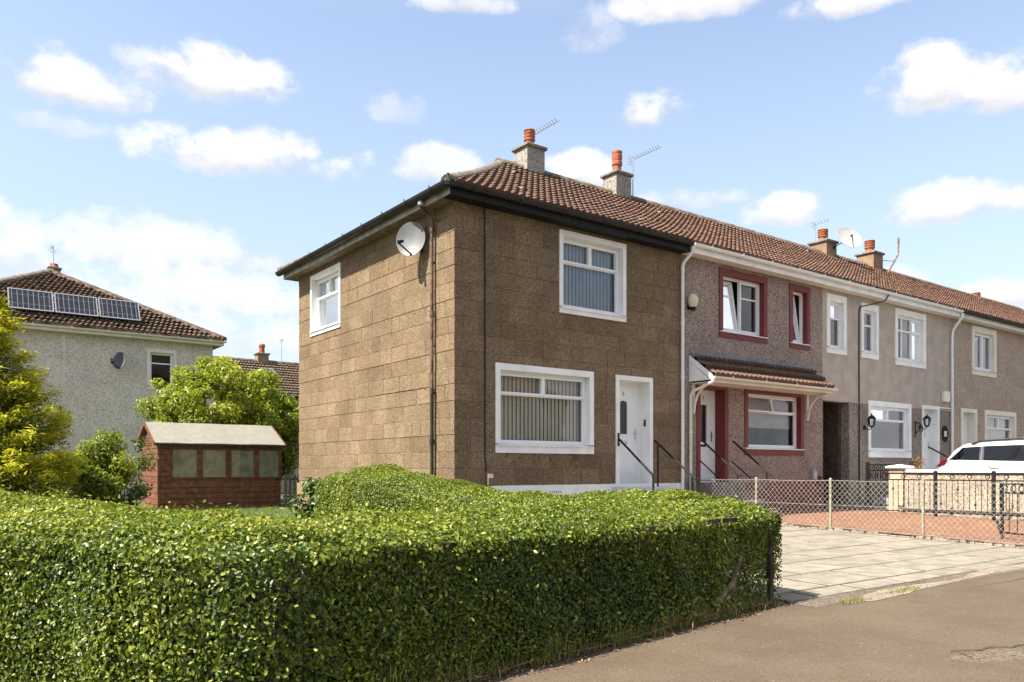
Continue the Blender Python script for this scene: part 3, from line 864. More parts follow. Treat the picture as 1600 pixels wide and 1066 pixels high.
def block_geo(sg, face, rnd):
    a0, a1, z0, z1 = sg; j = .0040; c = .004
    pr = (rnd.uniform(-.0015, .0015) + .004 * math.sin(round(z0 / COURSE) * 2.4)) if face == 'L' else rnd.uniform(-.0012, .0012)
    mp = FRONT if face == 'F' else LEFT
    x0, x1 = a0 + j, a1 - j
    if face == 'F' and a0 < .02: x0 = 0.0
    if face == 'L' and a0 < .02: x0 = 0.0
    q0, q1 = z0 + j, z1 - j
    y0 = -.02; y1 = pr
    cl = 0 if x0 == 0 else c
    vs = [(x0, y0, q0), (x1, y0, q0), (x1, y0, q1), (x0, y0, q1), (x0, y1 - c, q0), (x1, y1 - c, q0), (x1, y1 - c, q1), (x0, y1 - c, q1),
          (x0 + cl, y1, q0 + c), (x1 - c, y1, q0 + c), (x1 - c, y1, q1 - c), (x0 + cl, y1, q1 - c)]
    fs = [(8, 9, 10, 11), (4, 5, 9, 8), (5, 6, 10, 9), (6, 7, 11, 10), (7, 4, 8, 11), (0, 1, 5, 4), (1, 2, 6, 5), (2, 3, 7, 6), (3, 0, 4, 7), (3, 2, 1, 0)]
    return [mp(*p) for p in vs], fs
pieces = block_pieces(0.0, U1 - .03, F_HOLES, 'F') + block_pieces(0.0, 6.64, L_HOLES, 'L')
def pdist(p):
    (a0, a1, z0, z1), f = p
    a = (a0 + a1) / 2
    x, y_ = (a, 0) if f == 'F' else (0, a)
    dd = math.hypot(x + 7, y_ + 11)
    return dd / math.sqrt(max(.01, (a1 - a0) * (z1 - z0)))
pieces.sort(key=pdist)
rest = MB(); rb = random.Random(5)
for i, (sg, face) in enumerate(pieces):
    vs, fs = block_geo(sg, face, rb)
    if i < 298: MB().add(vs, fs).build('concrete_block', 'block', H1)
    else: rest.add(vs, fs)
if rest.v: rest.build('small_blocks', 'block', H1, kind='stuff')
# base courses
MB(FRONT).box(-.0, U1 - .03, -.02, .028, -.1, .855).build('plinth', 'white', H1)
pb = MB(LEFT); pb.prism([(.0, -.1), (6.67, -.1), (6.67, .82), (.0, .82)], -.02, .03)
pb.build('plinth', 'plinth_brown', H1)
v_ = MB(FRONT)
for i in range(2):
    for k in range(6): v_.box(1.98 + k * .05, 2.0 + k * .05, .0285, .030, .66 + i * .06, .685 + i * .06)
v_.build('air_brick', 'dark', H1)
# windows and door
window(H1, FRONT, (2.218, 3.882, 3.95, 5.445), (.085, .095, .12), T_SPLIT(.66), blind=('blind_sky_tint', 'v', 1))
window(H1, FRONT, (.812, 3.046, 1.415, 2.94), (.10, .11, .16), [(0, 1, 0, .70), (0, .5, .70, 1, 'o'), (.5, 1, .70, 1, 'o')], blind=('blind_cream', 'v', 1))
window(H1, LEFT, (4.356, 5.928, 4.075, 5.41), (.085, .095, .12), T_SPLIT(.62), blind=('blind_dim', 'v', 1), glass='glass_dim')


def door(parent, mp, a0, a1, z0, z1, band, band_mat, number=None, glass_rect=(.18, .50, .50, .84), arch=True, reveal=.16):
    s = MB(mp)
    s.box(a0, a0 + band, -reveal - .06, .022, z0, z1 - band); s.box(a1 - band, a1, -reveal - .06, .022, z0, z1 - band); s.box(a0, a1, -reveal - .06, .022, z1 - band, z1)
    A0, A1, Z1 = a0 + band, a1 - band, z1 - band
    fr = .05
    d = MB(mp)
    W = A1 - A0 - 2 * fr; X0 = A0 + fr; Hh = Z1 - fr - z0 - .05; B0 = z0 + .05
    o1 = -reveal + .0
    gx0, gx1, gz0, gz1 = X0 + glass_rect[0] * W, X0 + glass_rect[1] * W, B0 + glass_rect[2] * Hh, B0 + glass_rect[3] * Hh
    d.box(X0, gx0, o1 - .045, o1, B0, B0 + Hh); d.box(gx1, X0 + W, o1 - .045, o1, B0, B0 + Hh)
    d.box(gx0, gx1, o1 - .045, o1, B0, gz0); d.box(gx0, gx1, o1 - .045, o1, gz1, B0 + Hh)
    if arch:
        n = 8; r0 = (gx1 - gx0) / 2; cx = (gx0 + gx1) / 2
        for i in range(n):
            xa, xb = gx0 + (gx1 - gx0) * i / n, gx0 + (gx1 - gx0) * (i + 1) / n
            xm = (xa + xb) / 2; hgt = gz1 - .06 + .06 * math.sqrt(max(0, 1 - ((xm - cx) / r0) ** 2))
            d.box(xa, xb, o1 - .044, o1 - .001, hgt, gz1 + .001)
    # raised lower panel
    d.box(X0 + .12 * W, X0 + .88 * W, o1, o1 + .009, B0 + .10 * Hh, B0 + .30 * Hh)
    d.box(X0 + .16 * W, X0 + .84 * W, o1 + .009, o1 + .014, B0 + .115 * Hh, B0 + .285 * Hh)
    # moulding round the glass
    e = .025
    d.box(gx0 - e, gx0, o1, o1 + .01, gz0 - e, gz1 + e); d.box(gx1, gx1 + e, o1, o1 + .01, gz0 - e, gz1 + e)
    d.box(gx0, gx1, o1, o1 + .01, gz0 - e, gz0); d.box(gx0, gx1, o1, o1 + .01, gz1, gz1 + e)
    dr = d.build('door', 'upvc', parent)
    s.build('surround', band_mat, dr)
    f = MB(mp)
    f.box(A0, A0 + fr, o1 - .055, o1 + .02, z0 + .03, Z1); f.box(A1 - fr, A1, o1 - .055, o1 + .02, z0 + .03, Z1); f.box(A0 + fr, A1 - fr, o1 - .055, o1 + .02, Z1 - fr, Z1)
    f.box(A0, A1, o1 - .055, o1 + .05, z0, z0 + .035)
    f.build('door_frame', 'upvc', dr)
    MB(mp).add([(gx0, o1 - .02, gz0), (gx1, o1 - .02, gz0), (gx1, o1 - .02, gz1), (gx0, o1 - .02, gz1)], [(0, 1, 2, 3)]).build('door_pane', 'glass_door', dr)
    lp = MB(mp); zz = B0 + .42 * Hh; lp.bbox(X0 + .22 * W, X0 + .60 * W, o1 + .001, o1 + .018, zz - .03, zz + .03, .005); lp.build('letter_plate', 'chrome', dr)
    hd = MB(mp); hx = X0 + .92 * W; hd.box(hx - .016, hx + .016, o1 + .001, o1 + .012, B0 + .44 * Hh, B0 + .56 * Hh); hd.tube([(hx, o1 + .012, B0 + .51 * Hh), (hx, o1 + .045, B0 + .51 * Hh), (hx - .10, o1 + .045, B0 + .51 * Hh)], .009, 6)
    hd.build('door_handle', 'chrome', dr)
    if number:
        cu = bpy.data.curves.new('door_number', 'FONT'); cu.body = number; cu.size = .11; cu.extrude = .003; cu.align_x = 'CENTER'
        tmp = bpy.data.objects.new('door_number', cu); COL.objects.link(tmp); bpy.context.view_layer.update()
        me = bpy.data.meshes.new_from_object(tmp.evaluated_get(bpy.context.evaluated_depsgraph_get())); bpy.data.objects.remove(tmp)
        o = bpy.data.objects.new('door_number', me); COL.objects.link(o); o.parent = dr
        p = mp((gx0 + gx1) / 2, o1 + .004, gz1 + .10); og = origin_of(dr); o.location = (p[0] - og.x, p[1] - og.y, p[2] - og.z)
        o.rotation_euler = (R(90), 0, 0); me.materials.clear(); me.materials.append(M['dish'])
    return dr


door(H1, FRONT, 3.613, 4.615, .80, 2.93, .09, 'white', '5', reveal=.28, glass_rect=(.34, .62, .50, .84))
st = MB(); st.box(3.5, 4.75, -.34, -.03, 0, .80); st.box(3.5, 4.75, -.62, -.34, 0, .64); st.box(3.5, 4.75, -.90, -.62, 0, .47); st.box(3.5, 4.75, -1.18, -.90, 0, .31)
st.build('doorstep', 'stair', H1)
# doorbell
bl = MB(FRONT); bl.mp = lambda a, o, z: (a, -o, z)
bl.bbox(4.500, 4.5245, -.13, -.085, 1.98, 2.11, .006); db = bl.build('doorbell', 'black'); tag(db, 'small black video doorbell on the white door surround of the brown house', 'doorbell')
MB(FRONT).lathe((4.499, -.107, 2.075), [(.012, 0), (.012, -.004)], 10, 'x').build('doorbell_lens', 'chrome', db)
# fascia, soffit, gutters
fz0, fz1 = 5.50, 5.70
MB().box(-.25, U1 - .04, -.262, -.25, fz0, fz1 - .02).build('fascia', 'black', H1)
MB().box(-.262, -.25, -.262, 6.90, fz0, fz1 - .06).build('side_fascia', 'grey_board', H1)
MB().box(-.262, U1, 6.90, 6.912, fz0, fz1 - .02).build('rear_fascia', 'white_dirty', H1)
MB().box(-.25, U1 - .04, -.25, .01, fz0 + .01, fz0 + .022).build('soffit', 'black', H1)
MB().box(-.25, .01, .01, 6.90, fz0 + .011, fz0 + .023).build('side_soffit', 'soffit', H1)
MB().box(.01, U1, 6.63, 6.9, fz0 + .01, fz0 + .022).build('rear_soffit', 'soffit', H1)


def gutter(parent, p0, p1, r=.058, mat='gutter_black', brackets=.9, bmat=None, joints=True, out=None):
    p0, p1 = Vector(p0), Vector(p1); d = (p1 - p0).normalized(); side = d.cross(Vector((0, 0, 1))); L = (p1 - p0).length
    b = MB(); vs = []
    K = 9
    for q in (p0, p1):
        for rr in (r, r - .006):
            for k in range(K):
                a = math.pi + math.pi * k / (K - 1); vs.append(q + side * math.cos(a) * rr + Vector((0, 0, 1)) * math.sin(a) * rr)
    o = K * 2
    fs = [(k, k + 1, o + k + 1, o + k) for k in range(K - 1)] + [(K + k, o + K + k, o + K + k + 1, K + k + 1) for k in range(K - 1)]
    fs += [(0, o, o + K, K), (K - 1, 2 * K - 1, o + 2 * K - 1, o + K - 1)]
    fs += [tuple(range(K)), tuple(range(o, o + K))]
    b.add(vs, fs); gt = b.build('gutter', mat, parent, smooth=True)
    n = max(1, int(L / brackets))
    for i in range(n):
        q = p0 + d * (L * (i + .5) / n)
        bb = MB(); vs = []
        for qq in (q - d * .018, q + d * .018):
            for k in range(K):
                a = math.pi + math.pi * k / (K - 1); vs.append(qq + side * math.cos(a) * (r + .016) + Vector((0, 0, 1)) * math.sin(a) * (r + .016))
            vs.append(qq + side * (r + .016) + Vector((0, 0, .03))); vs.append(qq - side * (r + .016) + Vector((0, 0, .012)))
        m_ = K + 2
        fs = [(k, k + 1, m_ + k + 1, m_ + k) for k in range(K - 1)] + [(K - 1, K, m_ + K, m_ + K - 1), (0, m_, m_ + K + 1, K + 1)]
        bb.add(vs, fs); bb.build('gutter_bracket', bmat or mat, gt)
    return gt


gutter(H1, (-.34, -.322, 5.665), (U1 - .06, -.322, 5.665), .06)
gutter(H1, (-.342, 7.0, 5.66), (-.342, -.34, 5.66), .085, brackets=.75)
ec = MB(); ec.lathe((-.325, -.325, 5.655), [(.075, -.06), (.085, .0), (.07, .03), (.03, .075), (.018, .10), (.018, .14)], 10); ec.build('gutter_corner', 'gutter_black', H1)
# roof
roof1 = terrace_roof(H1, 0, U1, parts=True, hip=True)
apx = (-.30 + RV - EV, RV, RZ)
hp = []
for i in range(13):
    t = i / 12; p, z = prof(t); hp.append(Vector((-.30 + p * (RV - EV), EV + p * (RV - EV), z + .02)))
for i in range(12):
    ridge_tiles(roof1, hp[i], hp[i + 1], r=.11, seg=.5)
hp2 = [Vector((p.x, 2 * RV - p.y, p.z)) for p in hp]
for i in range(0, 12, 3): ridge_tiles(roof1, hp2[i], hp2[min(i + 3, 12)], r=.11, joined=True)
ridge_tiles(roof1, (apx[0] - .1, RV, RZ + .03), (U1, RV, RZ + .03), r=.115)
# tiles of the left hip slope
base_vs, base_fs = tile_geom(); big = MB()
for (v, z, ang) in slope_frames():
    c, s = math.cos(ang), math.sin(ang); d = v - EV
    n = int((7.3 - 0) / TILE_W)
    for i in range(n + 1):
        y0 = EV + (i + .5) * TILE_W
        if y0 < EV + d - .2 or y0 > 7.0 - d + .2: continue
        vv = [(-.25 + d + y * c - q * .5 * s, y0 - x, z - .005 + y * s + q * .5 * c) for x, y, q in base_vs]
        vs, fs = clip_mesh(vv, base_fs, [(Vector((-.30, EV, 0)), Vector((1, -1, 0))), (Vector((-.30, 7.0, 0)), Vector((1, 1, 0)))])
        if fs: big.add(vs, fs)
big.build('hip_tiles', 'tile', roof1, kind='stuff')
for (u, v) in ((3.15, 2.6), (1.9, .74), (5.07, .76)): vent_tile(roof1, u, v)


def chimney(parent, u, w, z_top, z_pot, pot_r, mat='dash_chim', d=None, v=RV, cap_mat='slab_cap', flash=False, rings=3, base_z=7.2):
    d = d or w
    c = MB().box(u - w / 2, u + w / 2, v - d / 2, v + d / 2, base_z, z_top).build('chimney', mat, parent)
    cp = MB(); cp.bbox(u - w / 2 - .055, u + w / 2 + .055, v - d / 2 - .055, v + d / 2 + .055, z_top, z_top + .075, .015)
    cp.build('chimney_cap', cap_mat, c)
    h = z_pot - z_top - .07
    prf = [(pot_r * .86, -.01), (pot_r * .86, h * .36)]
    for k in range(rings):
        q = h * (.40 + .58 * k / rings); e = h * .58 / rings
        prf += [(pot_r * 1.04, q), (pot_r * 1.04, q + e * .45), (pot_r * .90, q + e * .55)]
    prf += [(pot_r * 1.06, h * .95), (pot_r * 1.0, h), (pot_r * .75, h), (pot_r * .72, h - .08)]
    MB().lathe((u, v, z_top + .075), prf, 18).build('chimney_pot', 'clay', c, smooth=True)
    MB().add([], []) if False else None
    fl = MB(); fl.box(u - w / 2 - .03, u + w / 2 + .03, v - d / 2 - .09, v - d / 2 - .001, RZ - .32 if False else base_z + .34, base_z + .50)
    if flash: fl.build('chimney_flashing', 'white_dirty', c)
    return c


chimney(H1, 4.15, .50, 8.36, 8.84, .125, d=.48)
# rain pipe on the gable
dp = MB()
dp.tube([(-.322, .53, 5.62), (-.322, .53, 5.53), (-.30, .53, 5.48), (-.10, .57, 5.36), (-.065, .58, 5.30), (-.065, .60, 5.1), (-.065, .60, 2.42)], .029, 10)
for z in (5.18, 3.75, 2.45): dp.lathe((-.065, .60, z), [(.028, -.05), (.040, -.05), (.040, .05), (.028, .05)], 10)
for z in (4.6, 3.2): dp.box(-.03, .0, .585, .615, z, z + .03)
pp = dp.build('downpipe', 'pipe_old', H1, smooth=True)
d2_ = MB().tube([(-.065, .60, 2.42), (-.065, .60, .2)], .031, 10)
for z in (1.6,): d2_.lathe((-.065, .60, z), [(.034, -.04), (.043, -.04), (.043, .04), (.034, .04)], 10)
d2_.build('lower_pipe', 'gutter_black', pp, smooth=True)
hd = MB().lathe((-.322, .53, 5.60), [(.035, -.10), (.05, -.08), (.05, -.03), (.04, -.02), (.06, .03), (.06, .06)], 10); hd.build('pipe_outlet', 'galv', pp)
ck = MB(LEFT); rk = random.Random(4); vs = []
for i in range(24):
    a = .75 + 2.1 * i / 23; z = 2.538 + rk.uniform(-.006, .006) - .0; w_ = .004 + .006 * rk.random() * math.sin(math.pi * i / 23)
    vs += [(a, .0065, z - w_), (a, .0065, z + w_)]
ck.add(vs, [(2 * i, 2 * i + 2, 2 * i + 3, 2 * i + 1) for i in range(23)]); ck.build('wall_crack', 'crack', H1)
# cable and box on the brown front
cb = MB(); cb.tube([(.59, -.012, 5.5), (.595, -.012, 4.0), (.60, -.012, 2.6), (.598, -.012, 1.35), (.62, -.015, 1.2), (.612, -.02, 1.1)], .011, 6)
tag(cb.build('wall_cable', 'cable'), 'black cable running down the brown block front beside the big window', 'cable')
jb = MB(FRONT); jb.bbox(.625, .735, .0, .07, .86, 1.06, .01); o = jb.build('cable_box', 'plinth_brown'); tag(o, 'small brown cable box low on the brown block front', 'cable box')
MB(FRONT).box(.635, .725, .07, .074, .99, 1.045).build('box_lid', 'plate', o)


def satellite_dish(name_label, center, aim, r, wall_pt, mat='dish', arm_drop=.0, lnb_dir=None, rx=1.0, tipx=.45):
    c = Vector(center); f = Vector(aim).normalized()
    t = thing('satellite_dish', name_label, 'satellite dish', tuple(c))
    s_ = f.cross(Vector((0, 0, 1))).normalized(); up = s_.cross(f)
    def mp(x, y, z): return tuple(c + s_ * x + up * y + f * z)
    b = MB(mp); n, m_ = 28, 6; vs = [(0, 0, -.16 * r)]; fs = []
    for off in (0, -.014):
        for i in range(1, m_ + 1):
            q = i / m_
            for k in range(n):
                a = 2 * math.pi * k / n; vs.append((math.cos(a) * r * q * rx, math.sin(a) * r * q * 1.06, -.16 * r * (1 - q * q) + off))
    vs.append((0, 0, -.16 * r - .014)); o2 = 1 + m_ * n; last = len(vs) - 1
    for base, ce in ((1, 0), (o2, last)):
        fs += [(ce, base + k, base + (k + 1) % n) for k in range(n)]
        for i in range(m_ - 1): fs += [(base + i * n + k, base + (i + 1) * n + k, base + (i + 1) * n + (k + 1) % n, base + i * n + (k + 1) % n) for k in range(n)]
    e = (m_ - 1) * n
    fs += [(1 + e + k, o2 + e + k, o2 + e + (k + 1) % n, 1 + e + (k + 1) % n) for k in range(n)]
    b.add(vs, fs); b.build('reflector', mat, t, smooth=True)
    tip = Vector(mp(tipx * r, -.50 * r, .80 * r)); foot = Vector(mp(-.25 * tipx * r, -1.0 * r, -.02))
    a = MB().tube([foot, tip], .014, 6); a.build('arm', 'black', t)
    l = MB().tube([tip - f * .02 + up * .01, tip - f * .02 + up * .01 - (tip - c).normalized() * .11], [.035, .022], 8); l.build('receiver', 'black', t)
    back = c - f * (.16 * r + .014)
    w = Vector(wall_pt)
    br = MB().tube([back, back - f * .05, w + (back - w) * .25, w], .017, 6); br.lathe(tuple(w), [(.06, -.006), (.06, .006)], 8, 'x'); br.build('bracket', 'gutter_black', t)
    return t


satellite_dish('round grey satellite dish on the sunlit brown gable under the eaves', (-.25, 1.00, 5.08), (-.80, -.62, .10), .285, (-.006, 1.06, 4.92), rx=.94)


# ---------------------------------------------------------------- handrails
def handrail(label, u, lower=False, hook=False, group='front step handrails', v_top=-.06, v_end=-.93, z_top=1.70, z_end=1.02, post_v=None, base_z=.3):
    t = thing('handrail', label, 'handrail', (u, v_end, .1), group)
    b = MB()
    if hook:
        b.tube([(u, v_top, z_top), (u, v_end + .09, z_end + .07), (u, v_end + .02, z_end + .02), (u, v_end, z_end - .06), (u, v_end, base_z)], .021, 8)
        b.build('rail', 'black', t, smooth=True)
        MB().box(u - .012, u + .012, -.055, -.03, z_top - .13, z_top + .12).build('wall_plate', 'black', t)
    else:
        b.tube([(u, v_top - .05, z_top), (u, v_end, z_end)], .021, 8)
        b.build('rail', 'black', t, smooth=True)
    if lower:
        MB().tube([(u, v_top, z_top - .42), (u, v_end + .02, z_end - .42)], .014, 6).build('lower_rail', 'black', t)
    for pv in (post_v or []):
        zt = z_top + (pv - v_top) / (v_end - v_top) * (z_end - z_top)
        MB().tube([(u, pv, zt), (u, pv, base_z)], .018, 8).build('post', 'black', t)
    return t


handrail('black handrail with bent foot left of the brown house white door', 3.66, hook=True)
handrail('black handrail right of the brown house white door', 4.56, post_v=(-.20, -1.05), v_end=-1.15, z_end=.94)

# ================================================================ OTHER TERRACE HOUSES
def terrace_shell(h, u0, u1, wall_parts, holes, z0=-.1):
    """wall_parts: list of (a0,a1,z0,z1,mat,name)"""
    for (a0, a1, q0, q1, mt, nm) in wall_parts:
        hs_ = [x for x in holes if x[1] > a0 and x[0] < a1 and x[3] > q0 and x[2] < q1]
        hs_ = [(max(x[0], a0), min(x[1], a1), max(x[2], q0), min(x[3], q1)) for x in hs_]
        holed_wall(nm, mt, h, FRONT, a0, a1, q0, q1, hs_, 0.0, .22)
    MB().box(u0, u1, 6.40, 6.62, z0, WT).build('rear_wall', 'render_grey', h)
    MB().box(u1 - .12, u1, .221, 6.40, z0, WT).build('party_wall', 'room', h)
    MB().box(u0 + .001, u1 - .121, .221, 6.40, 2.98, 3.10).build('upper_floor', 'room', h)


def white_eaves(h, u0, u1, fas='white', gut='upvc', sof='cream_paint', gut_r=.058):
    MB().box(u0, u1, -.262, -.25, fz0, fz1 - .02).build('fascia', fas, h)
    MB().box(u0, u1, -.25, .01, fz0 + .01, fz0 + .022).build('soffit', sof, h)
    MB().box(u0, u1, 6.62, 6.912, fz0, fz1 - .02).build('rear_fascia', fas, h)
    gutter(h, (u0 + .005, -.322, 5.665), (u1 - .005, -.322, 5.665), gut_r, gut, brackets=1.0)


# ---- house two
UA, UB = U1 + .005, 10.50
H2 = thing('terraced_house', 'pink grey pebbledash terraced house with burgundy window surrounds and a tiled canopy', 'house', (UA, 0, 0), 'houses of the terrace')
holes2 = [(6.648, 8.293, 3.96, 5.41), (9.158, 9.953, 3.95, 5.415), (5.933, 6.925, .85, 2.92), (7.512, 9.694, 1.455, 2.925)]
terrace_shell(H2, UA, UB, [(UA, UB, -.1, WT, 'dash_pink', 'wall')], holes2)
MB(FRONT).box(UA + .25, UB - .001, -.02, .02, -.1, .84).build('plinth', 'burgundy', H2)
white_eaves(H2, UA - .03, UB)
terrace_roof(H2, UA, UB)
ridge_tiles(H2, (UA, RV, RZ + .03), (UB, RV, RZ + .03), r=.115, joined=True)
w = window(H2, FRONT, (6.638, 8.303, 3.95, 5.42), (.125, .13, .15), [(0, .5, 0, 1, 's', (.72,)), (.5, 1, 0, 1, 'o', (.70,))], 'burgundy', curtain=[(0, .14)], sill_mat='upvc')
w = window(H2, FRONT, (9.148, 9.963, 3.94, 5.425), (.125, .13, .15), [(0, 1, 0, 1, 's', (.70,))], 'burgundy', sill_mat='upvc')
w = window(H2, FRONT, (7.502, 9.704, 1.445, 2.93), (.115, .12, .17), [(0, 1, 0, .68), (0, .5, .68, 1, 'f'), (.5, 1, .68, 1, 'o')], 'burgundy', blind=('blind_white', 'r', .62), sill_mat='upvc')
orn = MB(FRONT); orn.lathe((8.55, -.30, 1.86), [(.13, 0), (.15, .01), (.15, .02), (.13, .03)], 18, 'y'); orn.lathe((8.55, -.30, 1.86), [(.06, 0), (.06, .03)], 12, 'y')
orn.box(8.52, 8.58, -.32, -.27, 1.64, 1.72); orn.box(8.45, 8.65, -.34, -.25, 1.62, 1.645)
tag(orn.build('window_ornament', 'dark'), 'dark round ornament on the sill behind the canopy house lower window', 'ornament')
door(H2, FRONT, 5.923, 6.935, .85, 2.93, .11, 'burgundy', '7', glass_rect=(.36, .70, .38, .86), arch=False, reveal=.27)
st = MB(); st.box(5.8, 7.06, -.36, -.021, 0, .85); st.box(5.8, 7.06, -.64, -.36, 0, .68); st.box(5.8, 7.06, -.92, -.64, 0, .50); st.box(5.8, 7.06, -1.2, -.92, 0, .33)
st.build('doorstep', 'stair_dark', H2)
chimney(H2, 6.9, .50, 8.36, 9.0, .125, d=.48, rings=2)
for (u, v) in ((6.44, .76), (10.2, .92), (7.53, 2.57)): vent_tile(H2, u, v)
handrail('black double handrail left of the burgundy framed door', 5.97, lower=True, v_end=-1.06, z_end=1.0, post_v=(-1.0,), z_top=1.73)
handrail('black double handrail right of the burgundy framed door', 6.98, lower=True, v_end=-1.06, z_end=1.0, post_v=(-.95,), z_top=1.73)
# white rain pipe at the joint with the end house
wp = MB(); wp.tube([(U1 - .02, -.322, 5.60), (U1 - .02, -.30, 5.50), (U1 - .04, -.09, 5.33), (U1 - .045, -.06, 5.25), (U1 - .045, -.06, .35)], .034, 10)
for z in (5.2, 4.1, 3.0): wp.lathe((U1 - .045, -.06, z), [(.034, -.03), (.041, -.03), (.041, .03), (.034, .03)], 10)
wp.build('downpipe', 'upvc', H2, smooth=True)
# canopy over door and window
CU0, CU1, CP = 5.72, 9.95, .58
CZ0, CZ1 = 2.98, 3.44
CAN = thing('door_canopy', 'tiled lean-to canopy with white brackets over the burgundy framed door and window', 'canopy', (CU0, 0, CZ0))
b = MB(); b.add([(CU0, -.01, CZ1), (CU1, -.01, CZ1), (CU1, -CP, CZ0), (CU0, -CP, CZ0), (CU0, -.01, CZ1 - .03), (CU1, -.01, CZ1 - .03), (CU1, -CP, CZ0 - .03), (CU0, -CP, CZ0 - .03)],
                [(0, 1, 2, 3), (4, 7, 6, 5), (0, 4, 5, 1), (1, 5, 6, 2), (2, 6, 7, 3), (3, 7, 4, 0)])
deck = b.build('canopy_deck', 'under', CAN)
ang = math.atan2(CZ1 - CZ0, CP); c, s = math.cos(ang), math.sin(ang); n = 14; tw = (CU1 - CU0) / n; L = math.hypot(CP, CZ1 - CZ0)
og = origin_of(CAN)
cme = tile_mesh().copy()
for r in range(3):
    for i in range(n):
        y0 = r * .29
        o = bpy.data.objects.new('roof_tile', tile_mesh()); COL.objects.link(o); o.parent = CAN
        o.location = (CU0 + (i + .5) * tw - og.x, -CP - .03 + y0 * c - og.y, CZ0 + y0 * s - og.z + .006 - .02 * 0)
        o.rotation_euler = (ang, 0, 0); o.scale = (tw / TILE_W, .78, 1)
MB().prismx([(-.001, CZ1 - .02), (-.12, CZ1 - .01), (-.12, CZ1 + .015), (-.02, CZ1 + .12), (-.001, CZ1 + .14)], CU0 - .01, CU1 - .02).build('lead_flashing', 'lead', CAN)
for (ua, ub) in ((CU0 - .035, CU0 - .001), (CU1 + .001, CU1 + .035)):
    MB().prismx([(-.01, CZ1 + .03), (-CP - .02, CZ0 + .04), (-CP - .02, CZ0 - .06), (-.01, CZ1 - .09)], ua, ub).build('barge_board', 'white', CAN)
    ch = MB().prismx([(-.005, CZ1 - .09), (-CP + .03, CZ0 - .05), (-.005, CZ0 - .05)], ua + .006, ub - .006); ch.build('cheek', 'white', CAN)
MB().box(CU0, CU1, -CP - .012, -CP + .006, CZ0 - .10, CZ0 + .0).build('fascia', 'cream_paint', CAN)
MB().box(CU0, CU1, -CP + .006, -.005, CZ0 - .095, CZ0 - .08).build('soffit', 'cream_paint', CAN)
gutter(CAN, (CU0 - .05, -CP - .065, CZ0 + .005), (CU1 + .10, -CP - .065, CZ0 + .005), .05, 'cream_paint', brackets=.9)
for u in (CU0 + .08, CU1 - .12):
    k = MB(); k.box(u - .03, u + .03, -.045, -.002, CZ0 - .70, CZ0 - .095)
    arc = [(u, -.05 - (CP - .12) * (1 - math.cos(t * math.pi / 2)), CZ0 - .66 + .55 * math.sin(t * math.pi / 2)) for t in [i / 8 for i in range(9)]]
    k.tube(arc, .028, 6); k.build('bracket', 'cream_paint', CAN)
cp_ = MB(); cp_.tube([(CU0 - .02, -CP - .06, CZ0 - .03), (CU0 - .03, -CP - .04, CZ0 - .10), (CU0 - .03, -.12, CZ0 - .25), (CU0 - .03, -.05, CZ0 - .34), (CU0 - .03, -.05, .25)], .034, 10)
for z in (1.9, 1.0): cp_.lathe((CU0 - .03, -.05, z), [(.034, -.03), (.04, -.03), (.04, .03), (.034, .03)], 10)
cp_.build('downpipe', 'cream_paint', CAN, smooth=True)
# oval wall lamp
wl = thing('wall_lamp', 'cream oval wall lamp with black base on the pink grey wall beside the downpipe', 'lamp', (5.68, -.02, 4.55))
MB().lathe((5.68, -.12, 4.57), [(.05, -.13), (.085, -.09), (.105, -.02), (.10, .06), (.07, .12), (.03, .145)], 14).build('lamp_shade', 'lamp_glass', wl, smooth=True)
lb_ = MB(); lb_.lathe((5.68, -.12, 4.40), [(.03, -.03), (.055, -.02), (.06, .04)], 12); lb_.tube([(5.68, -.10, 4.41), (5.68, -.01, 4.43)], .02, 8); lb_.lathe((5.68, -.004, 4.45), [(.05, -.012), (.05, .0)], 10, 'y')
lb_.build('lamp_base', 'black', wl)
mb_ = MB(FRONT); mb_.bbox(9.99, 10.13, .001, .10, .88, 1.14, .012); o = mb_.build('meter_box', 'galv'); tag(o, 'grey meter box low on the pink grey wall beside the dark passage', 'meter box')
MB(FRONT).box(10.0, 10.12, .101, .104, 1.09, 1.125).build('box_lid', 'dish', o)
fh = MB(FRONT); fh.lathe((10.32, .05, .84), [(.05, -.14), (.05, .1), (.035, .13), (.0, .14)], 10); fh.box(10.30, 10.34, .0, .05, .78, .86)
tag(fh.build('red_pipe_stub', 'burgundy'), 'small burgundy pipe stub on the wall at the corner of the dark passage', 'pipe stub')

# ---- house three with the passage
UC = 17.0
H3 = thing('terraced_house', 'grey smooth rendered terraced house with white surrounds and two black lanterns', 'house', (UB, 0, 0), 'houses of the terrace')
holes3 = [(10.668, 11.517, 3.97, 5.395), (12.213, 13.022, 3.98, 5.36), (13.879, 15.515, 3.93, 5.42), (12.546, 14.703, 1.445, 2.89), (15.32, 16.29, .80, 2.90)]
terrace_shell(H3, UB, UC, [(UB, UC, 2.80, WT, 'render_grey', 'wall'), (11.66, UC, -.1, 2.80, 'dash_low', 'lower_wall')], holes3)
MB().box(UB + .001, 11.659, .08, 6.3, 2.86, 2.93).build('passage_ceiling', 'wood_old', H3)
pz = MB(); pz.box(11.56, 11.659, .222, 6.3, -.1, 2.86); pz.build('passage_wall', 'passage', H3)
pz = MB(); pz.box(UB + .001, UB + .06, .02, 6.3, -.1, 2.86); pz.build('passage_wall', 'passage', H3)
MB().box(UB + .061, 11.559, 2.2, 2.26, .1, 2.3).build('passage_gate', 'wood_old', H3)
MB(FRONT).box(11.67, UC, .001, .02, 2.795, 2.83).build('band_course', 'render_grey', H3)
MB(FRONT).box(16.3, UC - .06, .021, .045, 2.86, 2.89).build('cable_cover', 'white', H3)
white_eaves(H3, UB, UC)
terrace_roof(H3, UB, UC)
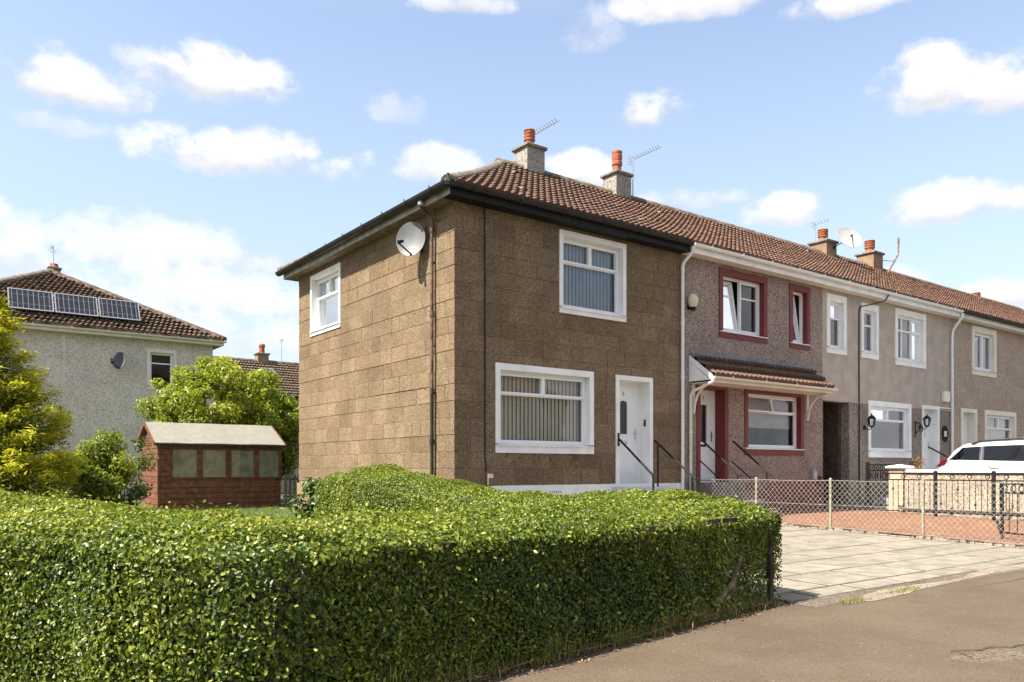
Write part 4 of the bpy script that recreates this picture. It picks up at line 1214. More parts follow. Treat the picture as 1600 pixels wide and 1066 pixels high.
ridge_tiles(H3, (UB, RV, RZ + .03), (UC, RV, RZ + .01), r=.115, joined=True)
ONE = [(0, 1, 0, .66), (0, 1, .66, 1)]
window(H3, FRONT, (10.658, 11.527, 3.96, 5.405), (.14, .17, .16), ONE, glass='glass_far', curtain=[(0, .3)], reveal=.11)
window(H3, FRONT, (12.203, 13.032, 3.97, 5.37), (.12, .16, .16), ONE, glass='glass_far', curtain=[(0, .3)], reveal=.11)
window(H3, FRONT, (13.869, 15.525, 3.92, 5.43), (.13, .16, .16), [(0, .25, 0, .68), (0, .25, .68, 1), (.25, .62, 0, .68), (.25, .62, .68, 1), (.62, 1, 0, .68, 'o'), (.62, 1, .68, 1, 'o')], glass='glass_far', curtain=[(.7, 1)], reveal=.11)
window(H3, FRONT, (12.536, 14.713, 1.435, 2.90), (.12, .13, .18), [(0, 1, 0, .70), (0, .5, .70, 1, 'o'), (.5, 1, .70, 1, 'o')], glass='glass_far', reveal=.12)
door(H3, FRONT, 15.31, 16.299, .80, 2.91, .10, 'white', None, glass_rect=(.2, .62, .62, .88), reveal=.2)
st = MB(); st.box(15.2, 16.4, -.4, -.021, 0, .80); st.box(15.2, 16.4, -.7, -.4, 0, .6); st.box(15.2, 16.4, -1.0, -.7, 0, .4); st.build('doorstep', 'stair', H3)
chimney(H3, 15.85, .55, 8.20, 8.66, .15, 'plinth_brown', d=.6, flash=True)
for (u, v) in ((16.7, .45), (14.2, 2.9)): vent_tile(H3, u, v)
wp = MB(); wp.tube([(UC + .03, -.322, 5.60), (UC + .02, -.30, 5.48), (UC - .02, -.08, 5.15), (UC - .03, -.06, 5.0), (UC - .03, -.06, .3)], .036, 10)
for z in (4.0, 2.0, 3.0): wp.lathe((UC - .03, -.06, z), [(.034, -.03), (.043, -.03), (.043, .03), (.034, .03)], 10)
wp.build('downpipe', 'upvc', H3, smooth=True)
cb = MB(); cb.tube([(13.0, -.30, 5.6), (12.9, -.26, 5.45), (12.6, -.03, 5.35), (12.15, -.02, 5.25), (12.09, -.02, 5.1), (12.09, -.02, 3.6), (12.1, -.02, 2.0), (12.1, -.02, .3)], .016, 6)
tag(cb.build('wall_cable', 'cable'), 'black cable looping from the eaves down the grey rendered front', 'cable')


def lantern(u, z, label):
    t = thing('wall_lantern', label, 'lantern', (u, 0, z), 'black carriage lanterns')
    MB(FRONT).lathe((u, .0, z - .16), [(.07, .0), (.07, .03), (.03, .05)], 10, 'y').build('wall_plate', 'black', t)
    MB().tube([(u, -.04, z - .16), (u, -.14, z - .24), (u, -.24, z - .20), (u, -.25, z - .12)], .014, 6).build('arm', 'black', t)
    MB().lathe((u, -.25, z), [(.045, -.12), (.085, -.10), (.11, .10), (.12, .105)], 6).build('lamp_glass', 'glass', t)
    c = MB(); c.lathe((u, -.25, z), [(.135, .11), (.12, .14), (.06, .20), (.02, .23), (.014, .28)], 6)
    for k in range(6):
        a = 2 * math.pi * k / 6; c.tube([(u + .088 * math.cos(a), -.25 + .088 * math.sin(a), z - .11), (u + .118 * math.cos(a), -.25 + .118 * math.sin(a), z + .11)], .008, 4)
    c.lathe((u, -.25, z), [(.02, -.17), (.06, -.15), (.09, -.11)], 6); c.build('lamp_frame', 'black', t)
    t.scale = (.8, .8, .8)


lantern(12.36, 2.32, 'black carriage lantern between the dark passage and the lower grey house window')
lantern(15.20, 2.42, 'black carriage lantern on the left of the grey house white door')
hk = MB(FRONT); hk.tube([(14.95, .0, 2.1), (14.95, .12, 2.2), (14.95, .2, 2.16), (14.95, .2, 2.3), (14.95, .1, 2.4), (14.95, .0, 2.4)], .014, 6); hk.box(14.93, 14.97, 0, .012, 2.0, 2.45)
tag(hk.build('basket_hook', 'black'), 'black hanging basket bracket between the grey house window and door', 'bracket')
pl = thing('house_plaque', 'small oval house plaque with ornate black rim right of the grey house door', 'plaque', (16.62, 0, 2.14))
rim = MB(FRONT)
for k in range(12):
    a = 2 * math.pi * k / 12; rim.lathe((16.62 + .135 * math.cos(a), .005, 2.14 + .20 * math.sin(a)), [(.045, 0), (.04, .03)], 6, 'y')
rim.lathe((16.62, 0.0, 2.14), [(.14, 0), (.14, .02)], 12, 'y'); rim.build('plaque_rim', 'black', pl)
MB(FRONT).box(16.55, 16.69, .021, .036, 2.06, 2.22).build('plate', 'plate', pl)
al = MB(FRONT); al.bbox(16.42, 16.78, .0, .10, 3.05, 3.36, .02); o = al.build('alarm_box', 'cream_paint'); tag(o, 'cream square alarm box on the grey rendered wall above the house plaque', 'alarm box')
MB(FRONT).box(16.781, 16.786, .02, .08, 3.12, 3.32).build('alarm_vent', 'dark', o)
handrail('thin black handrail on the steps of the grey rendered house', 15.45, v_end=-1.0, z_end=1.25, z_top=1.75, post_v=(-.95,))

# ---- house four and five
UD, UE = 23.6, 30.2
H4 = thing('terraced_house', 'tan pebbledash terraced house with cream surrounds and dark gutter behind the car', 'house', (UC, 0, 0), 'houses of the terrace')
holes4 = [(18.33, 19.96, 3.98, 5.43), (17.633, 18.64, .8, 2.92), (19.182, 21.41, 1.45, 2.935)]
terrace_shell(H4, UC + .001, UD, [(UC + .001, UD, -.1, WT, 'dash_tan', 'wall')], holes4)
white_eaves(H4, UC + .001, UD, fas='cream_paint', gut='gutter_black')
terrace_roof(H4, UC + .001, UD)
ridge_tiles(H4, (UC, RV, RZ + .01), (UD, RV, RZ - .02), r=.115, joined=True)
window(H4, FRONT, (18.32, 19.97, 3.97, 5.44), (.16, .17, .17), [(0, .5, 0, 1, 'o'), (.5, 1, 0, 1, 'o')], 'cream_paint', glass='glass_far', curtain=[(0, .3)], reveal=.11)
window(H4, FRONT, (19.172, 21.421, 1.44, 2.945), (.13, .14, .18), [(0, 1, 0, .66), (0, .5, .66, 1, 'o'), (.5, 1, .66, 1, 'o')], 'cream_paint', blind=('blind_cream', 'r', .9), reveal=.12)
door(H4, FRONT, 17.623, 18.65, .80, 2.93, .11, 'cream_paint', None, arch=False, reveal=.24)
st = MB(); st.box(17.5, 18.8, -.5, -.021, 0, .80); st.box(17.5, 18.8, -1.0, -.5, 0, .45); st.build('doorstep', 'stair', H4)
chimney(H4, 18.6, .58, 8.28, 8.78, .16, 'plinth_brown', d=.6)
for (u, v) in ((21.9, 1.02),): vent_tile(H4, u, v)
H5 = thing('terraced_house', 'last terraced house of the row showing only its red roof past the tan house', 'house', (UD, 0, 0), 'houses of the terrace')
holes5 = [(25.0, 26.6, 3.97, 5.43), (24.4, 25.3, .8, 2.9), (26.2, 28.4, 1.45, 2.93)]
terrace_shell(H5, UD + .001, UE, [(UD + .001, UE, -.1, WT, 'dash_low', 'wall')], holes5)
white_eaves(H5, UD + .001, UE, fas='cream_paint', gut='gutter_black')
terrace_roof(H5, UD + .001, UE)
ridge_tiles(H5, (UD, RV, RZ - .02), (UE, RV, RZ - .02), r=.115, joined=True)
window(H5, FRONT, (25.0, 26.6, 3.97, 5.43), (.14, .15, .16), [(0, .5, 0, 1, 'o'), (.5, 1, 0, 1, 'o')], 'white', glass='glass_far', reveal=.12)
window(H5, FRONT, (26.2, 28.4, 1.45, 2.93), (.14, .15, .16), T_SPLIT(.68), 'white', glass='glass_far', reveal=.12)
door(H5, FRONT, 24.4, 25.3, .8, 2.9, .1, 'white', None)
chimney(H5, 26.4, .55, 7.72, 8.05, .16, 'plinth_brown', d=.55)
MB().prismx([(-.26, 5.5), (RV, RZ - .05), (6.9, 5.5)], UE - .1, UE).build('gable', 'dash_low', H5)


# ---------------------------------------------------------------- aerials and roof dish
def aerial(label, u, v, z_mast0, z_boom, length, n_el, lean=0.0, mast=True, off=0.0):
    t = thing('tv_aerial', label, 'aerial', (u, v, z_mast0), 'television aerials on the roofs')
    MB().tube([(u, v, z_mast0), (u, v, z_boom + .08)], .018, 6).build('mast', 'alu', t)
    d = Vector((lean, -1, .02)).normalized(); s_ = Vector((-d.y, d.x, 0)).normalized()
    p0 = Vector((u, v, z_boom)) - d * .08; p1 = p0 + d * length
    MB().tube([p0, p1], .011, 6).build('boom', 'alu', t)
    for i in range(n_el):
        q = p0 + d * (length * (.14 + .84 * i / (n_el - 1)))
        MB().tube([q - s_ * .085 + Vector((0, 0, .055)), q, q + s_ * .085 + Vector((0, 0, .055))], .008, 4).build('element', 'alu', t)
    rf = MB()
    for dz in (-.10, -.04, .04, .10): rf.tube([p0 - s_ * .10 + Vector((0, 0, dz)), p0 + s_ * .10 + Vector((0, 0, dz))], .006, 4)
    rf.build('reflector_grid', 'alu', t)
    return t


aerial('comb shaped television aerial behind the first chimney pot', 4.52, 3.72, 7.6, 8.93, 1.0, 10)
aerial('television aerial on a tall pole beside the second chimney', 7.45, 3.35, 7.7, 8.93, 1.0, 11)
aerial('thin spindly aerial rising behind the white roof dish', 16.3, 3.9, 7.6, 9.05, .55, 5)
satellite_dish('large white satellite dish on the third chimney', (16.30, 2.72, 8.36), (-.35, -.88, .42), .36, (15.95, 3.06, 8.05), mat='dish_pale', rx=1.22)
fp = MB(); fp.tube([(18.95, 3.0, 7.55), (19.0, 2.9, 7.75), (19.55, 2.9, 8.35), (19.6, 2.9, 8.45), (19.62, 2.9, 8.95)], .03, 8); fp.tube([(18.9, 3.1, 8.12), (19.3, 2.9, 8.12)], .012, 6)
tag(fp.build('bent_flue_pipe', 'rust'), 'bent rusty flue pipe strapped to the fourth chimney', 'pipe')

# ================================================================ FENCES, WALL, GATES
FU = 5.62
CF = thing('chain_link_fence', 'low galvanised chain link fence with cream posts between slabs and red drive', 'fence', (FU, -3.4, 0))
for v in (-.22, -1.70, -3.22, -4.80, -6.36):
    b = MB(); b.bbox(FU - .020, FU + .020, v - .020, v + .020, -.05, .985, .010); b.build('post', 'post_cream', CF)
wm = MB(); D_ = .092; v0, v1 = -6.84, -.1
zt = lambda v: .955 - .012 * math.sin((v + 6.36) / 1.55 * math.pi) ** 2
zb = lambda v: gz(v) + .035
def rib(p, q, r=.0023):
    p, q = Vector(p), Vector(q); d = (q - p).normalized(); a = Vector((1, 0, 0)); c_ = d.cross(a)
    vs = [p + a * r, p - a * r * .5 + c_ * r, p - a * r * .5 - c_ * r, q + a * r, q - a * r * .5 + c_ * r, q - a * r * .5 - c_ * r]
    wm.add(vs, [(0, 1, 4, 3), (1, 2, 5, 4), (2, 0, 3, 5)])
k = v0
while k < v1:
    # one zigzag wire
    z = zt(k); i = 0
    while z > zb(k) + .01:
        z2 = max(z - D_ / 2 * 1.05, zb(k))
        a_, b_ = (k, k + D_ / 2) if i % 2 == 0 else (k + D_ / 2, k)
        sx = .003 if i % 2 == 0 else -.003
        rib((FU + sx, a_, z), (FU - sx, b_, z2)); z = z2; i += 1
    z = zt(k); i = 0
    k += D_ / 2
    while z > zb(k) + .01:
        z2 = max(z - D_ / 2 * 1.05, zb(k))
        a_, b_ = (k + D_ / 2, k) if i % 2 == 0 else (k, k + D_ / 2)
        rib((FU - .003, a_ - D_ / 2 * 0, z), (FU + .003, b_, z2)) if False else None
        z = z2; i += 1
    k += D_ / 2
# mirrored set to close the diamonds
k = v0
while k < v1:
    z = zt(k); i = 0
    while z > zb(k) + .01:
        z2 = max(z - D_ / 2 * 1.05, zb(k))
        a_, b_ = (k, k - D_ / 2) if i % 2 == 0 else (k - D_ / 2, k)
        rib((FU, a_, z), (FU, b_, z2)); z = z2; i += 1
    k += D_
wm.build('wire_mesh', 'wire', CF, kind='stuff')
for zf in (lambda v: zt(v) - .012, lambda v: .52, lambda v: zb(v) + .02):
    MB().tube([(FU, v0 + (v1 - v0) * i / 24, zf(v0 + (v1 - v0) * i / 24)) for i in range(25)], .0035, 5).build('line_wire', 'wire', CF)

# black railing beside the cream wall
RU = 10.42
RL = thing('iron_railing', 'long black iron railing with rings in front of the cream wall', 'railing', (RU, -4, 0))
rv0, rv1 = -1.55, -6.85
for z, r_ in ((1.045, .022), (.905, .016), (.215, .016)):
    MB().box(RU - .018, RU + .018, rv1, rv0, z - r_, z + r_ * .6).build('rail', 'black', RL)
bar_me = None; n = 46
ring_me = None
for i in range(n + 1):
    v = rv0 + (rv1 - rv0) * i / n
    if i % 10 == 0 and i:
        MB().bbox(RU - .032, RU + .032, v - .032, v + .032, .02, 1.10, .008).build('post', 'black', RL); continue
    if bar_me is None:
        o = MB().tube([(RU, v, .215), (RU, v, .905)], .0085, 5).build('bar', 'black', RL); bar_me = o.data; v_ref = v
    else:
        o = bpy.data.objects.new('bar', bar_me); COL.objects.link(o); o.parent = RL; o.location = (0, v - v_ref, 0)
    if i % 3 == 1:
        if ring_me is None:
            pts = [(RU, v + .042 * math.cos(a), .972 + .042 * math.sin(a)) for a in [2 * math.pi * q / 12 for q in range(13)]]
            o = MB().tube(pts, .009, 5, cap=False).build('ring', 'black', RL); ring_me = o.data; ring_ref = v
        else:
            o = bpy.data.objects.new('ring', ring_me); COL.objects.link(o); o.parent = RL; o.location = (0, v - ring_ref, 0)
    if i % 6 in (2, 5):
        zc = .70 if i % 6 == 2 else .40
        MB().lathe((RU, v, zc), [(.006, -.05), (.028, 0), (.006, .05)], 4).build('knot', 'black', RL)
# cream wall with coping and gate pillar
CW = thing('garden_wall', 'cream pebbledash garden wall with white coping and capped end pillar', 'wall', (10.75, -4, 0))
MB().box(11.05, 11.25, -6.85, -1.72, -.1, 1.05).build('wall_body', 'dash_cream', CW)
MB().bbox(11.0, 11.30, -6.87, -1.73, 1.05, 1.12, .015).build('coping', 'white', CW)
MB().box(11.0, 11.34, -1.71, -1.37, -.1, 1.15).build('pillar', 'pillar_cream', CW)
pc = MB(); pc.bbox(10.94, 11.40, -1.77, -1.31, 1.15, 1.20, .01); pc.add([(10.96, -1.75, 1.20), (11.38, -1.75, 1.20), (11.38, -1.33, 1.20), (10.96, -1.33, 1.20), (11.17, -1.54, 1.245)], [(0, 1, 4), (1, 2, 4), (2, 3, 4), (3, 0, 4)])
pc.build('pillar_cap', 'white', CW)


def scroll_gate(name, label, p0, p1, z0, z1, n, rings=True, cat='gate', group=None, arch=False):
    p0, p1 = Vector(p0), Vector(p1); d = p1 - p0; L = d.length; d.normalize()
    mp = lambda x, y, z: (p0.x + d.x * x - d.y * y, p0.y + d.y * x + d.x * y, z)
    t = thing(name, label, cat, (p0.x, p0.y, z0), group)
    f = MB(mp); f.box(0, .035, -.018, .018, z0, z1); f.box(L - .035, L, -.018, .018, z0, z1)
    for z in (z0 + .02, z1 - .16, z1 - .02): f.box(.035, L - .035, -.014, .014, z - .014, z + .014)
    f.build('gate_frame', 'black', t)
    for i in range(1, n):
        x = L * i / n
        MB(mp).tube([(x, 0, z0 + .03), (x, 0, z1 - .17)], .008, 5).build('bar', 'black', t)
    m_ = max(2, int(L / .17))
    for i in range(m_):
        x = L * (i + .5) / m_
        pts = [(x + .052 * math.cos(a), 0, z1 - .09 + .052 * math.sin(a)) for a in [2 * math.pi * q / 12 for q in range(13)]]
        MB(mp).tube(pts, .009, 5, cap=False).build('ring', 'black', t)
    return t, mp, L


t, mp, L = scroll_gate('drive_gate', 'open black drive gate leaf swung into the red drive', (6.61, -5.53, 0), (5.80, -6.86, 0), .13, .93, 9)
MB().tube([(6.78, -5.40, .30), (6.46, -5.62, .03)], .022, 8).build('drop_bolt', 'black', t)
t, mp, L = scroll_gate('garden_gate', 'small ornate black iron gate between the dark passage and cream pillar', (10.72, -1.02, 0), (11.95, -1.02, 0), .25, 1.26, 11)
for i in range(5):
    x = L * (i + .5) / 5
    pts = [(x + (.02 + .06 * q / 14) * math.cos(q * .75), 0, .98 + (.02 + .06 * q / 14) * math.sin(q * .75)) for q in range(15)]
    MB(mp).tube(pts, .008, 4).build('scroll', 'black', t)
MB().bbox(10.66, 10.73, -1.06, -.99, 0, 1.30, .01).build('gate_post', 'black', t)
# side steps and slabs seen through that gate
st = MB(); st.box(11.9, 15.1, -1.6, -.5, 0, .42); structure(st.build('raised_path', 'stair'))

# timber rail fence swallowed by the hedge
E_ = Vector((-1.0, -6.85, 0)); C_ = Vector((-5.93, -7.57, 0))
hd_ = (C_ - E_).normalized(); hn_ = Vector((hd_.y, -hd_.x, 0))
if hn_.y > 0: hn_ = -hn_
TF = thing('timber_fence', 'old dark timber rail fence half swallowed along the hedge front', 'fence', tuple(E_))
def along(s_, o_=0, z=0): q = E_ + hd_ * s_ + hn_ * o_; return (q.x, q.y, z)
for (s0, s1, z) in ((.02, 1.30, .735), (1.42, 2.9, .725), (2.98, 4.55, .730)):
    b = MB(); a, c_ = along(s0, -.028), along(s1, -.028)
    vs = []
    for (q, dz) in ((a, 0), (c_, .006)):
        for (o_, zz) in ((-.012, z - .019), (.012, z - .019), (.012, z + .019), (-.012, z + .019)):
            vs.append((q[0] + hn_.x * o_, q[1] + hn_.y * o_, zz + dz))
    b.add(vs, [(0, 1, 5, 4), (1, 2, 6, 5), (2, 3, 7, 6), (3, 0, 4, 7), (0, 3, 2, 1), (4, 5, 6, 7)]); b.build('rail', 'wood_old', TF)
for s_ in (.09, 1.62, 3.3):
    q = along(s_, -.07); b = MB(); b.bbox(q[0] - .022, q[0] + .022, q[1] - .022, q[1] + .022, -.1, .76, .006); b.build('post', 'wood_old', TF)

# ================================================================ FOLIAGE
RNG = np.random.default_rng(11)
def leaf_mesh(name, P, N, size, mat, parent, aspect=.48, droop=.0, tone=None, up_bias=.35, wild=.75, fold=.25, quads=True, kind='stuff', axis=None):
    """one mesh of many leaves; P points, N outward directions, size lengths, tone 0..1 colour of each leaf"""
    n = len(P)
    N = N + RNG.normal(0, wild, (n, 3)); N /= np.linalg.norm(N, axis=1, keepdims=True) + 1e-9
    T = RNG.normal(0, 1, (n, 3)); T[:, 2] += up_bias
    if axis is not None: T = axis + RNG.normal(0, .45, (n, 3))
    T -= N * np.sum(T * N, axis=1, keepdims=True); T /= np.linalg.norm(T, axis=1, keepdims=True) + 1e-9
    S = np.cross(N, T)
    L = size[:, None]; Wd = L * aspect * .5
    lift = L * fold * aspect
    base = P - T * L * .5
    if quads:
        V = np.stack([base, base + T * L * .30 + S * Wd + N * lift * .5, base + T * L * .68 + S * Wd * .85 + N * lift * .45, base + T * L - N * L * droop,
                      base + T * L * .68 - S * Wd * .85 + N * lift * .45, base + T * L * .30 - S * Wd + N * lift * .5], axis=1)
        k = 6; idx = np.array([[0, 1, 2, 3], [0, 3, 4, 5]])
    else:
        V = np.stack([base, base + T * L * .45 + S * Wd + N * lift, base + T * L - N * L * droop, base + T * L * .45 - S * Wd + N * lift], axis=1)
        k = 4; idx = np.array([[0, 1, 2, 3]])
    nf = len(idx)
    faces = (np.arange(n)[:, None, None] * k + idx[None]).reshape(-1)
    me = bpy.data.meshes.new(name)
    V = V.reshape(-1, 3)
    if parent is not None:
        o0 = origin_of(parent); V = V - np.array(o0)
    me.vertices.add(len(V)); me.vertices.foreach_set('co', V.astype(np.float32).ravel())
    me.loops.add(len(faces)); me.loops.foreach_set('vertex_index', faces.astype(np.int32))
    me.polygons.add(n * nf); me.polygons.foreach_set('loop_start', np.arange(0, n * nf * 4, 4, dtype=np.int32))
    me.update(calc_edges=True)
    if tone is None: tone = RNG.random(n)
    at = me.attributes.new('tone', 'FLOAT', 'FACE'); at.data.foreach_set('value', np.repeat(np.clip(tone, 0, 1), nf).astype(np.float32))
    me.materials.append(M[mat])
    return link(name, me, parent, kind)


def vnoise(P, s, seed=0):
    return np.array([mnoise.noise(Vector((p[0] * s + seed, p[1] * s - seed, p[2] * s))) for p in P])


def fast_noise(P, s, seed=0):
    """cheap smooth noise from sines"""
    r = np.random.default_rng(seed); out_ = np.zeros(len(P))
    for i in range(7):
        k = r.normal(0, 1, 3) * s; out_ += np.sin(P @ k + r.random() * 6.28)
    return out_ / 7 * 1.6


def hedge_leg(path, widths, heights, dens, depth=.10, top_dens=1.0, back=True, crown=.10, seed=0, front_dens=1.0, ends=(False, False)):
    """path: centre line points (plan). Returns points, normals, flags; cross-section is a rounded box"""
    rng = np.random.default_rng(seed)
    path = [np.array(p, float) for p in path]
    seg = [np.linalg.norm(path[i + 1] - path[i]) for i in range(len(path) - 1)]; cum = np.concatenate([[0], np.cumsum(seg)])
    Lt = cum[-1]
    def at(s):
        x = np.interp(s, cum, [p[0] for p in path]); y = np.interp(s, cum, [p[1] for p in path])
        e = .25
        x1 = np.interp(np.minimum(s + e, Lt), cum, [p[0] for p in path]); y1 = np.interp(np.minimum(s + e, Lt), cum, [p[1] for p in path])
        x0 = np.interp(np.maximum(s - e, 0), cum, [p[0] for p in path]); y0 = np.interp(np.maximum(s - e, 0), cum, [p[1] for p in path])
        d = np.stack([x1 - x0, y1 - y0], 1); d /= np.linalg.norm(d, axis=1, keepdims=True)
        return np.stack([x, y], 1), d
    wq = lambda s: np.interp(s, np.linspace(0, Lt, len(widths)), widths)
    hq = lambda s: np.interp(s, np.linspace(0, Lt, len(heights)), heights)
    def sample(n, which):
        s = rng.random(n) * Lt; c, d = at(s); w = wq(s); h = hq(s)
        side = np.stack([d[:, 1], -d[:, 0]], 1)             # right of travel
        if which == 'top':
            q = rng.random(n) * 2 - 1
            ed = np.clip((np.abs(q) - .72) / .28, 0, 1)
            z = h + crown * (1 - q * q) - ed * ed * .07
            p = np.concatenate([c + side * (q * w / 2)[:, None], z[:, None]], 1)
            nr = np.concatenate([side * (q * .35 + np.sign(q) * ed * .6)[:, None], np.ones((n, 1))], 1)
        else:
            sg = 1 if which == 'right' else -1
            zz = rng.random(n) ** .95
            p = np.concatenate([c + side * (sg * w / 2)[:, None], (zz * (h - .02))[:, None]], 1)
            nr = np.concatenate([side * sg, np.full((n, 1), .25)], 1)
        return p, nr
    out_p, out_n = [], []
    wm_, hm_ = np.mean(widths), np.mean(heights)
    plan = [('top', int(Lt * wm_ * dens * top_dens)), ('right', int(Lt * hm_ * dens * front_dens))]
    if back: plan.append(('left', int(Lt * hm_ * dens * (.4 if back is True else back))))
    for wh, n in plan:
        p, nr = sample(n, wh); nr /= np.linalg.norm(nr, axis=1, keepdims=True)
        wob = fast_noise(p, 2.2, 3) * .045 + fast_noise(p, 6.5, 4) * .025
        dep = rng.exponential(.042, n); dep = np.minimum(dep, depth + .05)
        p = p + nr * (wob - dep)[:, None]
        p[:, 2] = np.maximum(p[:, 2], .01)
        out_p.append(p); out_n.append(nr)
    # end caps
    for ei, on in enumerate(ends):
        if not on: continue
        s = np.array([0.0 if ei == 0 else Lt]); c, d = at(s); w = wq(s)[0]; h = hq(s)[0]
        n = int(w * h * dens); q = (rng.random(n) - .5) * w; z = rng.random(n) * h
        sd = np.array([d[0, 1], -d[0, 0]]); dd = d[0] * (-1 if ei == 0 else 1)
        p = np.concatenate([c[0] + sd[None] * q[:, None], z[:, None]], 1); nr = np.tile(np.array([dd[0], dd[1], .15]), (n, 1))
        dep = np.minimum(rng.exponential(.03, n), depth); p = p - nr * dep[:, None]
        out_p.append(p); out_n.append(nr)
    return np.concatenate(out_p), np.concatenate(out_n)


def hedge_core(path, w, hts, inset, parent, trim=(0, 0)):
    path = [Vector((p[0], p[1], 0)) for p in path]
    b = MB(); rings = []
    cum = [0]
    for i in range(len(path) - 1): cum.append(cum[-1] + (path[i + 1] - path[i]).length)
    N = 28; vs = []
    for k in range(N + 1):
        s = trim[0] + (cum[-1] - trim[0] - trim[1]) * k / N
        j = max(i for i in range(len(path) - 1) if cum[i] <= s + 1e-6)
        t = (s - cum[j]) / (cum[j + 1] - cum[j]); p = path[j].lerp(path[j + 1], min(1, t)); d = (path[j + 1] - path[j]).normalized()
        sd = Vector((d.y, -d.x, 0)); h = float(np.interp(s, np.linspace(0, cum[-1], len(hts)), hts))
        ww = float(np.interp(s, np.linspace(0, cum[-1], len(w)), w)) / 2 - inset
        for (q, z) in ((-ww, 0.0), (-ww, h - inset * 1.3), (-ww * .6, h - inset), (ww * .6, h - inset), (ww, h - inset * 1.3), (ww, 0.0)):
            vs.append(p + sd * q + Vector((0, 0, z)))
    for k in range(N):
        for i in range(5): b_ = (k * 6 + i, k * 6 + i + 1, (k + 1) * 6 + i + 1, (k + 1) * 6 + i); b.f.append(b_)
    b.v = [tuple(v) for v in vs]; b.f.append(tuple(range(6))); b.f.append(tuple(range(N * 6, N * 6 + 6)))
    return b.build('dark_core', 'core', parent)  # solid fill coloured dark for the shade between leaves


# --- street hedge: along the pavement then round the corner
HW = 1.25
def off(p, o_): return (p[0] - hn_.x * o_, p[1] - hn_.y * o_)
SH = thing('hedge', 'long clipped privet hedge along the pavement with a shaded front', 'hedge', (-3.5, -6.8, 0))
front_line = [(-.98, -6.83), (-3.0, -7.13), (-4.8, -7.40), (-5.55, -7.47), (-6.05, -7.30), (-6.5, -6.55), (-7.15, -5.5), (-8.2, -4.2), (-9.8, -2.6)]
def inset_line(line, o_):
    out_ = []
    for i, p in enumerate(line):
        a = Vector(line[max(0, i - 1)]); c_ = Vector(line[min(len(line) - 1, i + 1)]); d = (c_ - a).normalized(); nr = Vector((d.y, -d.x))
        out_.append((p[0] + nr.x * o_, p[1] + nr.y * o_))
    return out_
# travel from the right end to the left: street side is on the left hand, so walk it backwards
line = front_line[::-1]
cen = inset_line(line, -HW / 2)
hts = [1.0, 1.0, .98, .94, .86, .80, .78, .77, .76, .76]
P_, N_ = hedge_leg(cen, [HW] * 3, hts, 14500, back=.25, crown=.10, seed=1, ends=(False, True))
Px, Nx = hedge_leg(cen, [HW] * 3, hts, 12000, back=False, crown=.10, seed=6)
kx = (Px[:, 0] > -6.5) & (Px[:, 0] < -4.5) & (Px[:, 2] < .8)
P_ = np.concatenate([P_, Px[kx]]); N_ = np.concatenate([N_, Nx[kx]])
keep = P_[:, 0] > -8.6
# thin out the lower right end where bare stems show
thin = np.clip((P_[:, 0] + 2.2) / 1.2, 0, 1) * np.clip((.50 - P_[:, 2]) / .35, 0, 1)
keep &= RNG.random(len(P_)) > thin * .78
P_, N_ = P_[keep], N_[keep]
tone = np.clip(.40 + .28 * RNG.normal(0, 1, len(P_)) + .20 * fast_noise(P_, 2.4, 9) + .10 * fast_noise(P_, 9, 12) + .22 * np.clip((P_[:, 2] - .72) * 6, 0, 1), 0, 1)  # last term pales the top leaves, sunlight put into their tone
print('street hedge leaves', len(P_))
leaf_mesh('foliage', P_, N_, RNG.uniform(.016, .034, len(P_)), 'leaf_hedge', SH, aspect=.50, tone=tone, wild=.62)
# a few sunlit shoots standing out from the face and top
rl_ = []
for (sa, sb, nn_) in ((.15, .75, 260), (1.25, 1.55, 160), (2.2, 2.75, 300), (3.35, 3.75, 220), (4.2, 4.6, 200), (1.0, 4.6, 420)):
    for i in range(nn_): rl_.append(along(RNG.uniform(sa, sb), RNG.normal(.0, .018), .73 + RNG.normal(0, .03)))
rl_ = np.array(rl_); leaf_mesh('rail_leaves', rl_, np.tile([hn_.x, hn_.y, .4], (len(rl_), 1)), RNG.uniform(.022, .040, len(rl_)), 'leaf_hedge', SH, tone=RNG.uniform(.2, .95, len(rl_)), wild=.6)
sel = RNG.choice(len(P_), 4200, replace=False)
leaf_mesh('young_shoots', P_[sel] + N_[sel] * RNG.uniform(.02, .06, (len(sel), 1)), N_[sel], RNG.uniform(.020, .036, len(sel)), 'leaf_hedge', SH, tone=RNG.uniform(.5, .95, len(sel)), wild=1.0)
sel = RNG.choice(len(P_), 5200, replace=False)
leaf_mesh('dead_leaves', P_[sel] - N_[sel] * .01, N_[sel], RNG.uniform(.016, .032, len(sel)), 'dry', SH, wild=.9)
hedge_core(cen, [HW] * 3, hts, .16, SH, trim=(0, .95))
rs = random.Random(8)
for i in range(16):          # bare stems at the open end
    s_ = rs.uniform(.10, 1.05); o_ = rs.uniform(-.55, -.06)
    q = along(s_, o_); p = [Vector(q)]
    dirx = Vector((rs.uniform(-.5, .5), rs.uniform(-.3, .3), 1)).normalized()
    for k in range(5):
        p.append(p[-1] + dirx * rs.uniform(.10, .16)); dirx = (dirx + Vector((rs.uniform(-.4, .4), rs.uniform(-.4, .4), .1))).normalized()
    r0 = rs.uniform(.007, .017)
    MB().tube(p, [r0 * (1 - .13 * k) for k in range(6)], 5).build('stem', 'twig', SH)
for (sa, sb, za, zb_, r0) in ((1.05, .55, .08, .46, .026), (.95, .62, .05, .40, .018)):
    a, m_, c_ = along(sa, -.05, za), along((sa + sb) / 2, -.03, (za + zb_) / 2 - .04), along(sb, -.08, zb_)
    MB().tube([a, m_, c_], [r0, r0 * .9, r0 * .6], 7).build('stem', 'bark', SH)

